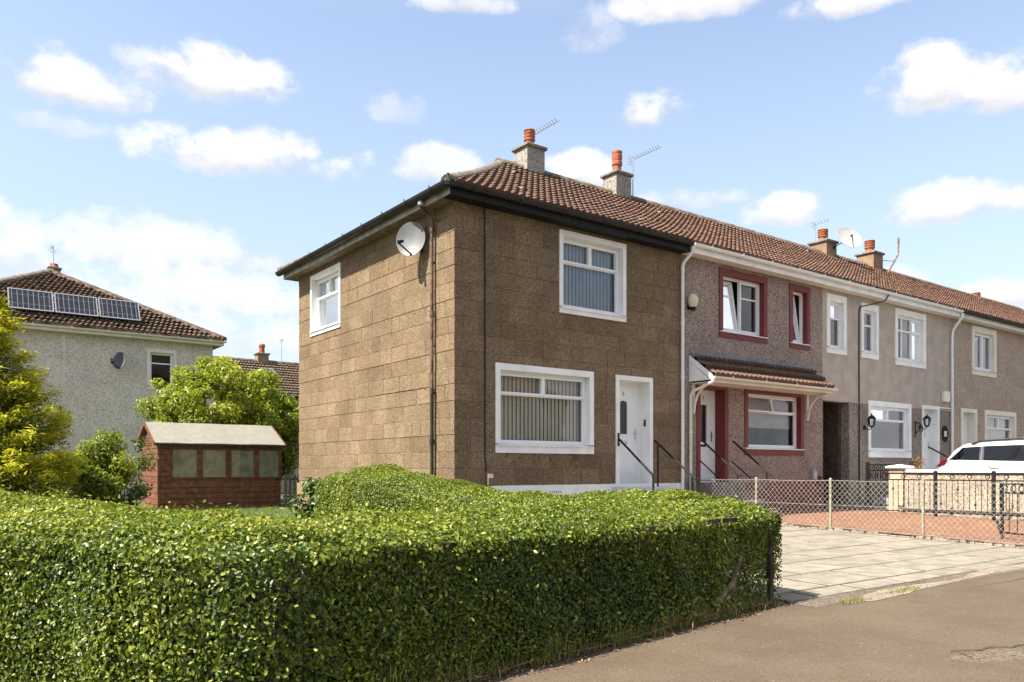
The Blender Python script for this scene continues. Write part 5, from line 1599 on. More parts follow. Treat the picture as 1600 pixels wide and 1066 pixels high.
# --- drive-side hedge with a domed far end
DH = thing('hedge', 'rounded smooth hedge along the slab drive swelling into a dome by the brown gable', 'hedge', (-1.6, -3.2, 0))
cen2 = [(-1.60, -6.35), (-1.62, -4.0), (-1.66, -2.0), (-1.75, -.5), (-1.8, -.1)]
hts2 = [.80, .82, .80, .75, .78, .84, .88, .98, 1.08, .98]
P2, N2 = hedge_leg(cen2, [1.2, 1.2, 1.2, 1.25, 1.3], hts2, 8200, back=1.0, crown=.12, seed=2, ends=(False, True), front_dens=.6)
ok = ~((P2[:, 2] < .45) & (P2[:, 0] > -1.5)) | (RNG.random(len(P2)) < .6)
P2, N2 = P2[ok], N2[ok]
tone = np.clip(.50 + .25 * RNG.normal(0, 1, len(P2)) + .12 * fast_noise(P2, 2.0, 5), 0, 1)
leaf_mesh('foliage', P2, N2, RNG.uniform(.018, .034, len(P2)), 'leaf_hedge', DH, aspect=.55, tone=tone, wild=.55)
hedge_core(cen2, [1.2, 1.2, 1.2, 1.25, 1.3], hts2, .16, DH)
print('drive hedge leaves', len(P2))


def blob_plant(parent, name, center, rad, n_clumps, leaves, size, mat, seed, clump_r=(.25, .5), flat=1.0, tone_f=None, aspect=.5, wild=.8, quads=False, inner=.35, up=.35, axis_out=False, lower_cut=None):
    r = np.random.default_rng(seed)
    d = r.normal(0, 1, (n_clumps, 3)); d /= np.linalg.norm(d, axis=1, keepdims=True)
    q = (inner + (1 - inner) * r.random(n_clumps) ** .6)[:, None]
    cc = np.array(center) + d * q * np.array(rad)
    if lower_cut is not None: cc[:, 2] = np.maximum(cc[:, 2], lower_cut)
    cr = r.uniform(*clump_r, n_clumps)
    w = cr ** 2; w /= w.sum()
    ci = r.choice(n_clumps, leaves, p=w)
    dl = r.normal(0, 1, (leaves, 3)); dl /= np.linalg.norm(dl, axis=1, keepdims=True)
    rl = r.random(leaves) ** .45
    Pp = cc[ci] + dl * (rl * cr[ci])[:, None] * np.array([1, 1, flat])
    Nn = dl * .7 + (Pp - np.array(center)) / np.array(rad) * .5 + np.array([0, 0, .4])
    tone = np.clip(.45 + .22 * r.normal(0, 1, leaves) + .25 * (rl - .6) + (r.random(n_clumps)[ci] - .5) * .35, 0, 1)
    if tone_f is not None: tone = tone_f(Pp, rl, tone, dl)
    Pp[:, 2] = np.maximum(Pp[:, 2], .05)
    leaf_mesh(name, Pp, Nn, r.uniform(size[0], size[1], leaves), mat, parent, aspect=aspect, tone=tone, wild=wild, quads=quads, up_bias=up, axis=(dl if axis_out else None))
    return cc


# --- tree behind the shed
TR = thing('leafy_tree', 'fresh green broad leafy tree standing behind the garden shed', 'tree', (.15, 12.6, 0))
cc = blob_plant(TR, 'crown', (.05, 12.5, 2.75), (2.15, 1.75, 1.75), 130, 38000, (.07, .14), 'leaf_tree', 21, (.18, .50), .75, inner=.3)
MB().tube([(.15, 12.6, -.1), (.2, 12.55, .8), (.05, 12.5, 1.5), (-.1, 12.5, 2.4)], [.15, .12, .10, .05], 8).build('trunk', 'bark', TR)
for i in range(0, 60, 4):
    c_ = Vector(cc[i]); a = Vector((.05, 12.5, 1.2 + .5 * rs.random()))
    MB().tube([a, a.lerp(c_, .5) + Vector((0, 0, .12)), c_], [.05, .03, .012], 5).build('limb', 'bark', TR)
blob_plant(TR, 'low_crown', (1.45, 11.9, 1.95), (.95, .9, 1.25), 40, 13000, (.075, .14), 'leaf_tree', 22, (.25, .5), .85, inner=.2)
# --- golden conifer at the left edge
CO = thing('golden_conifer', 'tall golden yellow conifer at the left edge before the grey house', 'tree', (-6.5, 2.2, 0))
MB().tube([(-6.5, 2.2, -.1), (-6.5, 2.2, 3.2)], [.14, .04], 8).build('trunk', 'bark', CO)
r = np.random.default_rng(5)
nb = 420; hh = r.random(nb) ** .85 * 3.55 + .15
an = r.random(nb) * 2 * math.pi
rad = (1.52 * np.clip(1 - (hh / 3.95) ** 2.0, .04, 1)) * r.uniform(.72, 1.06, nb)
tips = np.stack([-6.5 + np.cos(an) * rad, 2.2 + np.sin(an) * rad, hh + .10], 1)
outd = np.stack([np.cos(an), np.sin(an), np.full(nb, .45)], 1)
per = 210; ci = np.repeat(np.arange(nb), per); n = len(ci)
bk = r.random(n) ** 1.3
spread = r.normal(0, 1, (n, 3)) * (.05 + .13 * bk)[:, None]
Pc = tips[ci] - outd[ci] * (bk * .48)[:, None] + spread * np.array([1, 1, .55]); Pc[:, 2] -= bk * .10
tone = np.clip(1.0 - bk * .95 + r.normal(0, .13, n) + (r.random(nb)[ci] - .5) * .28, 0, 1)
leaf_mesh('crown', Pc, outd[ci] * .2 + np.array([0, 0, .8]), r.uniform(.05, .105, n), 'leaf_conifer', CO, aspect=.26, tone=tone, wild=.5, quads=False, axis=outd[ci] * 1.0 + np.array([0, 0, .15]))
cor = MB(); cor.lathe((-6.5, 2.2, 0), [(.75, .1), (.75, 1.4), (.45, 2.4), (.06, 3.2)], 12); cor.build('dark_core', 'core', CO)  # dark solid in place of the shaded inner branches
# --- bushy shrub next to it
SB = thing('bushy_shrub', 'dark green bushy shrub between the golden conifer and the red shed', 'shrub', (-4.62, 3.3, 0))
cc = blob_plant(SB, 'foliage', (-4.72, 3.25, .85), (.52, .5, .85), 40, 15000, (.045, .10), 'leaf_shrub', 31, (.16, .30), .9, aspect=.38, up=.6, lower_cut=.2)
for i in range(0, 24, 2):
    c_ = Vector(cc[i]); MB().tube([(-4.62, 3.3, 0), ((-4.62 + c_.x) / 2, (3.3 + c_.y) / 2, c_.z * .6), c_], [.02, .014, .006], 5).build('stem', 'bark', SB)
SB2 = thing('twiggy_shrub', 'sparse twiggy shrub against the pale grey house wall left of the shed', 'shrub', (-4.2, 3.9, 0))
cc = blob_plant(SB2, 'foliage', (-4.25, 3.9, 1.0), (.46, .4, .85), 26, 2600, (.05, .10), 'leaf_dark', 32, (.12, .22), 1, aspect=.42, up=.4)
for i in range(26):
    c_ = Vector(cc[i]); MB().tube([(-4.2, 3.9, 0), ((-4.2 + c_.x) / 2, (3.9 + c_.y) / 2, c_.z * .65), c_], [.014, .009, .004], 4).build('stem', 'bark', SB2)
# --- dark long-leaved shrub at the end of the drive hedge
LS = thing('laurel_shrub', 'dark long leaved shrub at the left end of the domed hedge', 'shrub', (-2.15, .1, 0))
cc = blob_plant(LS, 'foliage', (-2.18, .12, .60), (.36, .42, .52), 34, 1900, (.10, .17), 'leaf_dark', 41, (.12, .2), 1, aspect=.30, up=1.1, wild=.7, quads=True)
for i in range(0, 30, 3):
    c_ = Vector(cc[i]); MB().tube([(-2.15, .1, 0), c_], [.014, .005], 5).build('stem', 'bark', LS)
# dry plant over the cream wall
DP = thing('dry_shrub', 'straw coloured dry shrub behind the cream garden wall', 'shrub', (13.7, -.75, .2))
cc = blob_plant(DP, 'foliage', (13.7, -.75, .95), (.42, .35, .42), 24, 2600, (.06, .13), 'dry', 51, (.1, .2), 1, aspect=.22, up=.8)
for i in range(0, 24, 2): MB().tube([(13.7, -.75, .3), Vector(cc[i])], [.012, .005], 4).build('stem', 'twig', DP)


# --- grass and litter along the hedge foot
def blades(P, h, lean, mat, name, parent=None, seed=0, tone=None, w=.004):
    r = np.random.default_rng(seed); n = len(P)
    a = r.random(n) * 6.283; ln = r.uniform(.1, 1, n) * lean
    hh_ = h * r.uniform(.5, 1.2, n)
    D = np.stack([np.cos(a) * ln, np.sin(a) * ln, np.ones(n)], 1)
    S = np.stack([-np.sin(a), np.cos(a), np.zeros(n)], 1) * w
    b0 = P; m1 = P + D * (hh_ * .5)[:, None]; t1 = P + D * (hh_ * .85)[:, None] + np.stack([np.cos(a) * ln * hh_ * .5, np.sin(a) * ln * hh_ * .5, np.zeros(n)], 1)
    V = np.stack([b0 - S, b0 + S, m1 + S * .8, t1, m1 - S * .8], 1).reshape(-1, 3)
    me = bpy.data.meshes.new(name)
    F = [q for i in range(n) for q in ((i * 5, i * 5 + 1, i * 5 + 2, i * 5 + 4), (i * 5 + 4, i * 5 + 2, i * 5 + 3))]
    if parent is not None: V = V - np.array(origin_of(parent))
    me.from_pydata(V.tolist(), [], F)
    at = me.attributes.new('tone', 'FLOAT', 'FACE'); at.data.foreach_set('value', np.repeat(r.random(n) if tone is None else tone, 2).astype(np.float32))
    me.materials.append(M[mat]); return link(name, me, parent, 'stuff')


r = np.random.default_rng(77)
pts = []
for i in range(900):
    s_ = r.uniform(.2, 5.2); pts.append(along(s_, r.normal(.03, .03), 0))
blades(np.array(pts), .09, .7, 'grass', 'grass', seed=1, tone=r.uniform(.2, 1, 900))
pts = []
for c_, n_ in ((2.95, 90), (3.12, 60), (2.35, 36), (1.75, 46), (1.35, 40), (3.75, 40), (4.2, 36), (.75, 24)):
    for i in range(n_): pts.append(along(c_ + r.normal(0, .09), r.normal(.01, .03), 0))
blades(np.array(pts), .24, .55, 'grass', 'tall_grass', seed=2, tone=r.uniform(.3, 1.0, len(pts)), w=.0022)
pts = [along(r.uniform(.3, 4.6), r.normal(.02, .03), 0) for i in range(700)]
blades(np.array(pts), .13, .9, 'dry', 'dry_grass', seed=4, tone=r.uniform(.4, 1.0, 700), w=.002)
n = 620
P = np.array([along(r.choice([3.0, 2.4, 1.7, 1.3, 3.8, 4.3, .9]) + r.normal(0, .16), r.normal(.0, .03), abs(r.normal(0, .09)) + .02) for i in range(n)])
leaf_mesh('weeds', P, np.tile([hn_.x * .6, hn_.y * .6, .7], (n, 1)), r.uniform(.02, .05, n), 'leaf_shrub', None, wild=.6, aspect=.4, tone=r.uniform(.3, 1, n))
pts = []
for i in range(380):
    u = r.choice([-.62, -.45, .3, .55]) + r.normal(0, .10); pts.append((u, -7.24 + .055 * (u + .72) + r.normal(0, .03), 0.004))
blades(np.array(pts), .035, 1.0, 'grass', 'joint_grass', seed=3, tone=r.uniform(.5, 1, 380), w=.003)
n = 900
P = np.array([along(r.uniform(-.1, 5.0), abs(r.normal(.0, .09)) + .0, .008) for i in range(n)])
leaf_mesh('fallen_leaves', P, np.tile([0, 0, 1.], (n, 1)), r.uniform(.012, .032, n), 'dry', None, wild=.35)
n = 260
P = np.array([(r.uniform(-5, 6), r.uniform(-9.8, -7.2), .008) for i in range(n)])
leaf_mesh('scattered_litter', P, np.tile([0, 0, 1.], (n, 1)), r.uniform(.008, .02, n), 'dry', None, wild=.25)
pts = [(r.uniform(-4.5, .2), r.uniform(3.0, 8.7), .13) for i in range(6000)]
blades(np.array(pts), .14, .6, 'grass', 'lawn_grass', seed=6, tone=r.uniform(.1, .75, 6000), w=.004)
# low wire kerb along the hedge foot
ew = MB().tube([along(s_ * .25 + .3, .05 + .012 * math.sin(s_ * 2.1), .03 + .012 * math.sin(s_ * 1.3)) for s_ in range(18)], .0035, 5)
tag(ew.build('ground_wire', 'rust'), 'thin rusty wire lying along the foot of the street hedge', 'wire')

# ================================================================ SHED
SX0, SX1, SY0, SY1 = -2.55, .33, 8.74, 10.54
SE, SR, SB0 = 1.75, 2.22, .17
SHD = thing('garden_shed', 'red brown wooden garden shed with grey felt roof and four windows', 'shed', (SX0, SY0, SB0))
nb = 12; bh = (SE - SB0) / nb
wx = [-2.245, -1.565, -.885, -.205]; ww_ = .56; wz0, wz1 = .93, 1.60
cor = MB(); cor.box(SX0 + .03, SX1 - .03, SY0 + .03, SY0 + .045, SB0, wz0 - .02); cor.box(SX0 + .03, SX1 - .03, SY0 + .03, SY0 + .045, wz1 + .02, SE)
cor.box(SX0 + .03, SX0 + .045, SY0 + .03, SY1, SB0, SE); cor.box(SX1 - .045, SX1 - .03, SY0 + .03, SY1, SB0, SE); cor.box(SX0, SX1, SY1 - .02, SY1, SB0, SE)
cor.box(SX0 + .03, SX1 - .03, SY0 + .03, SY1 - .03, SB0, SB0 + .03)
cor.build('lining', 'wood_red', SHD)
for i in range(nb):
    z0, z1 = SB0 + i * bh, SB0 + (i + 1) * bh
    def shiplap(x0, x1, name='board'):
        b = MB(); b.add([(x0, SY0 + .028, z0), (x1, SY0 + .028, z0), (x1, SY0, z0 + .004), (x0, SY0, z0 + .004), (x0, SY0 + .006, z1 - .012), (x1, SY0 + .006, z1 - .012), (x1, SY0 + .02, z1 + .002), (x0, SY0 + .02, z1 + .002)],
                        [(0, 1, 2, 3), (3, 2, 5, 4), (4, 5, 6, 7)])
        b.build(name, 'wood_red', SHD)
    if z1 > wz0 and z0 < wz1:
        shiplap(SX0, wx[0] - .02); shiplap(wx[-1] + ww_ + .02, SX1)
    else: shiplap(SX0, SX1)
gm = MB()
tot = SR - SB0; i = 0; z = SB0
while z < SR - .06:
    z1 = min(z + bh, SR)
    hw = lambda q: .9 if q < SE else .9 * (SR - q) / (SR - SE)
    ym = (SY0 + SY1) / 2
    for xs, sg in ((SX0, -1), (SX1, 1)):
        b = MB(); xa, xb = xs, xs + sg * .022
        y0a, y1a = ym - hw(z), ym + hw(z); y0b, y1b = ym - hw(z1 - .001), ym + hw(z1 - .001)
        b.add([(xa, y0a, z), (xa, y1a, z), (xb, y1a, z + .004), (xb, y0a, z + .004), (xb - sg * .006, y0b, z1 - .012), (xb - sg * .006, y1b, z1 - .012), (xa, y1b, z1), (xa, y0b, z1)],
              [(0, 1, 2, 3), (3, 2, 5, 4), (4, 5, 6, 7)]); b.build('board', 'wood_red', SHD)
    z = z1
for x in wx:
    f = MB(); e = .028
    f.box(x - .02, x + e - .02, SY0 - .008, SY0 + .03, wz0 - .02, wz1 + .02); f.box(x + ww_ - e + .02, x + ww_ + .02, SY0 - .008, SY0 + .03, wz0 - .02, wz1 + .02)
    f.box(x + e - .02, x + ww_ - e + .02, SY0 - .008, SY0 + .03, wz0 - .02, wz0 + .01); f.box(x + e - .02, x + ww_ - e + .02, SY0 - .008, SY0 + .03, wz1 - .01, wz1 + .02)
    wdw = f.build('window', 'wood_red', SHD)
    MB().add([(x, SY0 + .008, wz0), (x + ww_, SY0 + .008, wz0), (x + ww_, SY0 + .008, wz1), (x, SY0 + .008, wz1)], [(0, 1, 2, 3)]).build('pane', 'glass_shed', wdw)
for i in range(3):
    x = (wx[i] + ww_ + wx[i + 1]) / 2; MB().box(x - .045, x + .045, SY0 - .004, SY0 + .028, wz0 - .02, wz1 + .02).build('mullion', 'wood_red', SHD)
for x in (SX0 - .022, SX1 - .03): MB().box(x, x + .052, SY0 - .012, SY0 + .0, SB0, SE).build('corner_batten', 'wood_red', SHD)
ym = (SY0 + SY1) / 2; ov = .11
rf = MB()
for sg, y in ((-1, SY0 - ov), (1, SY1 + ov)):
    ze = SE - ov * (SR - SE) / .9 * .6 + .03; zr = SR + .05
    N = 8; vs = []
    for k in range(N + 1):
        x = SX0 - .10 + (SX1 - SX0 + .20) * k / N; dzz = .006 * math.sin(k * 2.2)
        vs += [(x, y, ze + dzz), (x, ym, zr + dzz * .5), (x, y, ze - .02), (x, ym, zr - .02)]
    rf.add(vs, [(4 * k, 4 * k + 4, 4 * k + 5, 4 * k + 1) for k in range(N)] + [(4 * k + 2, 4 * k + 3, 4 * k + 7, 4 * k + 6) for k in range(N)] + [(4 * k, 4 * k + 2, 4 * k + 6, 4 * k + 4) for k in range(N)]
           + [(0, 1, 3, 2), (4 * N, 4 * N + 2, 4 * N + 3, 4 * N + 1)])
rf.build('roof', 'felt', SHD)
for x0, x1 in ((SX0 - .125, SX0 - .101), (SX1 + .101, SX1 + .125)):
    for sg, y in ((-1, SY0 - ov - .005), (1, SY1 + ov + .005)):
        ze = SE - ov * (SR - SE) / .9 * .6 + .035; zr = SR + .055
        MB().prismx([(y, ze), (ym, zr), (ym, zr - .085), (y, ze - .08)], x0, x1).build('barge_board', 'wood_red', SHD)
MB().box(SX0 - .1, SX1 + .1, SY0 - ov + .004, SY0 - ov + .02, SE - .06, SE - .021).build('eaves_batten', 'wood_old', SHD)
# paling fence right of the shed
PF = thing('paling_fence', 'low grey paling fence between the shed and the brown gable', 'fence', (.4, 8.6, 0))
for i in range(18):
    x = .40 + i * .115; MB().box(x, x + .075, 8.6, 8.618, .17, 1.0 + .015 * math.sin(i * 2)).build('pale', 'wood_grey', PF)
for z in (.40, .85): MB().box(.38, 2.5, 8.619, 8.65, z, z + .06).build('rail', 'wood_grey', PF)

# ================================================================ GREY HOUSE BEHIND
GX1, GY0 = 1.30, 17.85; GW = 4.72
GX0, GY1 = GX1 - 2 * GW + .5, GY0 + 2 * GW - .5
GH = thing('grey_house', 'pale grey pebbledash house with brown hipped roof and solar panels behind the trees', 'house', (-3.3, 20, 0))
GF = FRONT_AT(GY0)
hg = [(-.85, .07, 3.82, 5.18)]
holed_wall('wall', 'dash_white', GH, GF, GX0, GX1, -.1, 5.5, hg, 0, .22)
MB().box(GX1 - .22, GX1, GY0 + .221, GY1, -.1, 5.5).build('side_wall', 'dash_white', GH)
MB().box(GX0, GX0 + .22, GY0 + .221, GY1, -.1, 5.5).build('side_wall', 'dash_white', GH)
MB().box(GX0 + .22, GX1 - .22, GY1 - .22, GY1, -.1, 5.5).build('rear_wall', 'dash_white', GH)
MB().box(GX0 + .22, GX1 - .22, GY0 + .23, GY1 - .23, 3.0, 3.1).build('upper_floor', 'room', GH)
window(GH, GF, (-.86, .08, 3.81, 5.19), (.10, .12, .13), [(0, 1, 0, .70), (0, 1, .70, 1)], 'cream_paint', glass='glass')
MB(GF).box(-3.33, -3.29, .001, .012, .2, 5.45).build('movement_joint', 'white_dirty', GH)
o = .30; ge = 5.62; ap = ((GX0 + GX1) / 2, (GY0 + GY1) / 2, 8.22)
MB().box(GX0 - o, GX1 + o, GY0 - o + .02, GY0, 5.47, 5.49).build('soffit', 'cream_paint', GH)
MB().box(GX0 - o, GX1 + o, GY0 - o, GY0 - o + .018, 5.46, 5.62).build('fascia', 'cream_paint', GH)
MB().box(GX1 + o - .018, GX1 + o, GY0 - o + .02, GY1 + o, 5.46, 5.62).build('fascia', 'cream_paint', GH)
gutter(GH, (GX0 - o, GY0 - o - .06, 5.60), (GX1 + o + .05, GY0 - o - .06, 5.60), .06, 'cream_paint', 1.0)
rb_ = MB(); cs = [(GX0 - o, GY0 - o, ge), (GX1 + o, GY0 - o, ge), (GX1 + o, GY1 + o, ge), (GX0 - o, GY1 + o, ge), ap]
rb_.add(cs, [(0, 1, 4), (1, 2, 4), (2, 3, 4), (3, 0, 4)]); groof = rb_.build('roof', 'under', GH)
# tiles on the slope that faces us
half = (GX1 - GX0) / 2 + o; run = ap[1] - (GY0 - o); ang = math.atan2(ap[2] - ge, run); c, s = math.cos(ang), math.sin(ang); sl = math.hypot(run, ap[2] - ge)
big = MB(); gg_ = .30
for r_ in range(int(sl / gg_)):
    y0 = r_ * gg_; vv0 = GY0 - o + y0 * c; zz0 = ge + y0 * s
    wd = half * (1 - y0 / sl)
    nn_ = int(2 * wd / .33) + 2
    for i in range(nn_):
        x = ap[0] - wd - .1 + i * .33 + (r_ % 2) * .0
        dz = random.uniform(-.005, .008)
        vv = [(x + a * 1.1, vv0 + b2 * c - (q * 1.35 + dz) * s, zz0 + b2 * s + (q * 1.35 + dz) * c) for a, b2, q in base_vs]
        if x < ap[0] - wd + .5 or x > ap[0] + wd - .6:
            vs, fs = clip_mesh(vv, base_fs, [(Vector((cs[0][0], cs[0][1], 0)), Vector((-run, half, 0))), (Vector((cs[1][0], cs[1][1], 0)), Vector((run, half, 0)))])
            if fs: big.add(vs, fs)
        else: big.add(vv, base_fs)
big.build('roof_tiles', 'tile_old', groof, kind='stuff')
ridge_tiles(groof, Vector(cs[1]) + Vector((0, 0, .03)), Vector(ap) + Vector((0, 0, .05)), r=.13, mat='tile_old')
ridge_tiles(groof, Vector(cs[0]) + Vector((0, 0, .03)), Vector(ap) + Vector((0, 0, .05)), r=.14, mat='ridge')
ch = MB().box(ap[0] - .05, ap[0] + .33, ap[1] + .05, ap[1] + .43, ap[2] - .4, ap[2] + .28).build('chimney', 'plinth_brown', GH)
MB().lathe((ap[0] + .14, ap[1] + .24, ap[2] + .28), [(.15, 0), (.17, .05), (.14, .09), (.14, .15)], 10).build('chimney_pot', 'clay', ch)
MB().bbox(ap[0] - .09, ap[0] + .37, ap[1] + .01, ap[1] + .47, ap[2] + .22, ap[2] + .279, .01).build('chimney_cap', 'slab_cap', ch)
# roof hatch lights
def gslope(x, y, q): return (x, GY0 - o + y * c - q * s, ge + y * s + q * c)
for x in (-3.52, -3.10):
    hb = MB(gslope).bbox(x, x + .26, 2.42, 2.74, .07, .11, .01).build('roof_light', 'dish', GH)
# solar panels
SPX = [(-4.72, -3.27), (-3.20, -1.86), (-1.80, -.62)]
SPX = [(-4.80, -3.57), (-3.53, -2.30), (-2.26, -1.03)]
for i, (xa, xb) in enumerate(SPX):
    t = thing('solar_panel', ['solar panel nearest the golden conifer on the grey house roof', 'middle solar panel of the row of three on the brown roof', 'solar panel at the right end of the row on the brown roof'][i], 'solar panel', gslope(xa, .75, .15), 'solar panels on the grey house roof')
    P0_, P1_ = Vector(gslope(0, .62, .20)), Vector(gslope(0, 1.28, .62))
    LP = (P1_ - P0_).length; dy_ = (P1_ - P0_).normalized(); nq = Vector((0, -dy_.z, dy_.y))
    def pslope(x, y, q): return (x, P0_.y + dy_.y * y + nq.y * q, P0_.z + dy_.z * y + nq.z * q)
    y0, y1 = 0.0, LP
    fr = MB(pslope); e = .035
    fr.box(xa, xa + e, y0, y1, 0, .045); fr.box(xb - e, xb, y0, y1, 0, .045); fr.box(xa + e, xb - e, y0, y0 + e, 0, .045); fr.box(xa + e, xb - e, y1 - e, y1, 0, .045)
    fr.build('panel_frame', 'alu', t)
    b = MB(pslope); b.add([(xa + e, y0 + e, .035), (xb - e, y0 + e, .035), (xb - e, y1 - e, .035), (xa + e, y1 - e, .035)], [(0, 1, 2, 3)])
    po = b.build('cell_face', 'solar', t)
    uvl = po.data.uv_layers.new(name='UVMap')
    for li, uv_ in zip(range(4), ((0, 0), (1, 0), (1, 1), (0, 1))): uvl.data[po.data.loops[li].index].uv = uv_
    for xx in (xa + .2, xb - .24):
        MB().tube([gslope(xx, .70, .02), pslope(xx, .08, 0), pslope(xx, LP - .05, 0), gslope(xx, 1.5, .02)], .02, 4).build('mounting_rail', 'alu', t)
satellite_dish('dark satellite dish high on the pale grey house wall', (-1.78, GY0 - .40, 4.66), (-.55, -.45, .12), .27, (-1.95, GY0 - .005, 4.72), mat='dish_dark', rx=.9)
t = aerial('small aerial on the chimney of the solar panel house', ap[0] + .1, ap[1] + .05, 8.3, 9.15, .35, 4)

# ================================================================ FAR HOUSE
FX0, FX1, FY0 = 4.5, 16.0, 28.5
FH = thing('far_house', 'distant house with red tiled roof glimpsed above the tree beside the gable', 'house', (8, 32, 0))
MB().box(FX0, FX1, FY0, FY0 + 7.5, -.1, 4.75).build('wall', 'dash_tan', FH)
vs = []
b = MB(); b.add([(FX0 - .3, FY0 - .3, 4.75), (FX1 + .3, FY0 - .3, 4.75), (FX1 + .3, FY0 + 3.75, 6.95), (FX0 - .3, FY0 + 3.75, 6.95), (FX1 + .3, FY0 + 7.8, 4.75), (FX0 - .3, FY0 + 7.8, 4.75)], [(0, 1, 2, 3), (3, 2, 4, 5), (0, 3, 5), (1, 4, 2)])
fr_ = b.build('roof', 'under', FH)
ang = math.atan2(2.2, 4.05); c, s = math.cos(ang), math.sin(ang); big = MB()
for r_ in range(13):
    for i in range(34):
        x = FX0 - .2 + i * .34; big.add([(x + a * 1.13, FY0 - .3 + (r_ * .35 + b2) * c - q * s, 4.76 + (r_ * .35 + b2) * s + q * c) for a, b2, q in base_vs], base_fs)
big.build('roof_tiles', 'tile_old', fr_, kind='stuff')
ridge_tiles(fr_, (FX0 - .3, FY0 + 3.75, 6.98), (FX1 + .3, FY0 + 3.75, 6.98), joined=True)
def fs_(x, y, q): return (x, FY0 - .3 + y * c - q * s, 4.76 + y * s + q * c)
MB(fs_).bbox(7.6, 8.3, 2.6, 3.5, .05, .12, .02).build('roof_light', 'dish', FH)
chm = MB().box(7.75, 8.35, FY0 + 3.5, FY0 + 4.0, 6.5, 7.35).build('chimney', 'plinth_brown', FH)
MB().bbox(7.68, 8.42, FY0 + 3.43, FY0 + 4.07, 7.35, 7.45, .02).build('chimney_cap', 'slab_cap', chm)
MB().lathe((8.05, FY0 + 3.75, 7.45), [(.16, 0), (.15, .3), (.18, .35), (.18, .45), (.15, .5)], 10).build('chimney_pot', 'clay', chm)
aerial('thin pole aerial on the distant red roof', 9.1, FY0 + 3.6, 6.7, 8.2, .5, 5)

# ================================================================ HOUSES ACROSS THE STREET (seen in the window glass)
def opposite_house(u, label, mat, w=11.0):
    h = thing('opposite_house', label, 'house', (u, -34, 0), 'houses across the street')
    mp = lambda a, o_, z: (u + a, -30 + o_, z)
    hol = [(1.0, 3.0, 1.3, 2.8), (1.3, 2.9, 3.9, 5.2), (w - 3.0, w - 1.0, 1.3, 2.8), (w - 2.9, w - 1.3, 3.9, 5.2)]
    holed_wall('wall', mat, h, mp, 0, w, -.1, 5.5, hol, 0, .25)
    MB(mp).box(0, w, -8, -.25, -.1, 5.45).build('house_core', 'room', h)
    for (a, c2, z0, z1) in hol: window(h, mp, (a - .01, c2 + .01, z0 - .01, z1 + .01), .1, T_SPLIT(.7), 'white', reveal=.08)
    b = MB(mp); b.add([(-.4, .4, 5.5), (w + .4, .4, 5.5), (w + .4, -4, 8), (-.4, -4, 8), (w + .4, -8.4, 5.5), (-.4, -8.4, 5.5)], [(0, 1, 2, 3), (3, 2, 4, 5), (0, 3, 5), (1, 4, 2)]); b.build('roof', 'tile_far', h)


opposite_house(2, 'cream house across the street mirrored in the lower windows', 'dash_cream')
opposite_house(17, 'pale grey house across the street mirrored in the lower windows', 'dash_white')
opposite_house(-14, 'tan house across the street mirrored in the end house windows', 'dash_tan')

# ================================================================ CAR
CX, CY, CZ = 12.95, -1.86, .20
CAR = thing('parked_car', 'white car with black roof rails parked behind the cream wall', 'car', (CX, CY - 2.2, CZ))
def cmp_(x, y, z): return (CX + x, CY - y, CZ + z)           # y from rear bumper forward
ST = [  # y, belt height, roof height, half width, roof half width
    (0.00, .60, .62, .70, .66), (.05, .82, .84, .80, .74), (.12, 1.00, 1.04, .86, .72), (.20, 1.10, 1.15, .88, .70), (.38, 1.13, 1.40, .89, .63), (.56, 1.13, 1.51, .895, .61),
    (1.1, 1.11, 1.54, .90, .60), (1.8, 1.09, 1.555, .90, .61), (2.5, 1.07, 1.52, .90, .60), (2.85, 1.06, 1.44, .90, .60), (3.2, 1.05, 1.26, .89, .64), (3.50, 1.03, 1.07, .88, .76), (3.95, .96, .99, .86, .74),
    (4.25, .85, .87, .82, .72), (4.40, .58, .62, .72, .66)]
b = MB(cmp_); K = 9; vs = []
for (y, bz, rz, hw, rw) in ST:
    half = [(hw * .90, .24), (hw * .98, .42), (hw, .62 if bz > .7 else .45), (hw * .985, bz - .06), (hw * .955, bz), (rw + .02, rz - .05), (rw * .86, rz), (rw * .4, rz + .022)]
    row = half + [(0, rz + .028)] + [(-x, z) for x, z in half[::-1]]
    vs += [(x, y, z) for x, z in row]
n = 17; fs = []
for i in range(len(ST) - 1):
    for k in range(n - 1): fs.append((i * n + k, i * n + k + 1, (i + 1) * n + k + 1, (i + 1) * n + k))
    fs.append((i * n + n - 1, i * n, (i + 1) * n, (i + 1) * n + n - 1))
fs += [tuple(range(n)), tuple(range((len(ST) - 1) * n, len(ST) * n))]
b.add(vs, fs); b.build('body', 'car_paint', CAR, smooth=True)
def stat(y):
    ys = [s_[0] for s_ in ST]; return [float(np.interp(y, ys, [s_[k] for s_ in ST])) for k in range(1, 5)]
def sidept(y, f, sg, out_=.008):
    bz, rz, hw, rw = stat(y); x0, z0, x1, z1 = hw * .955, bz, rw + .02, rz - .05
    return (sg * (x0 + (x1 - x0) * f + out_), y, z0 + (z1 - z0) * f + out_ * .3)
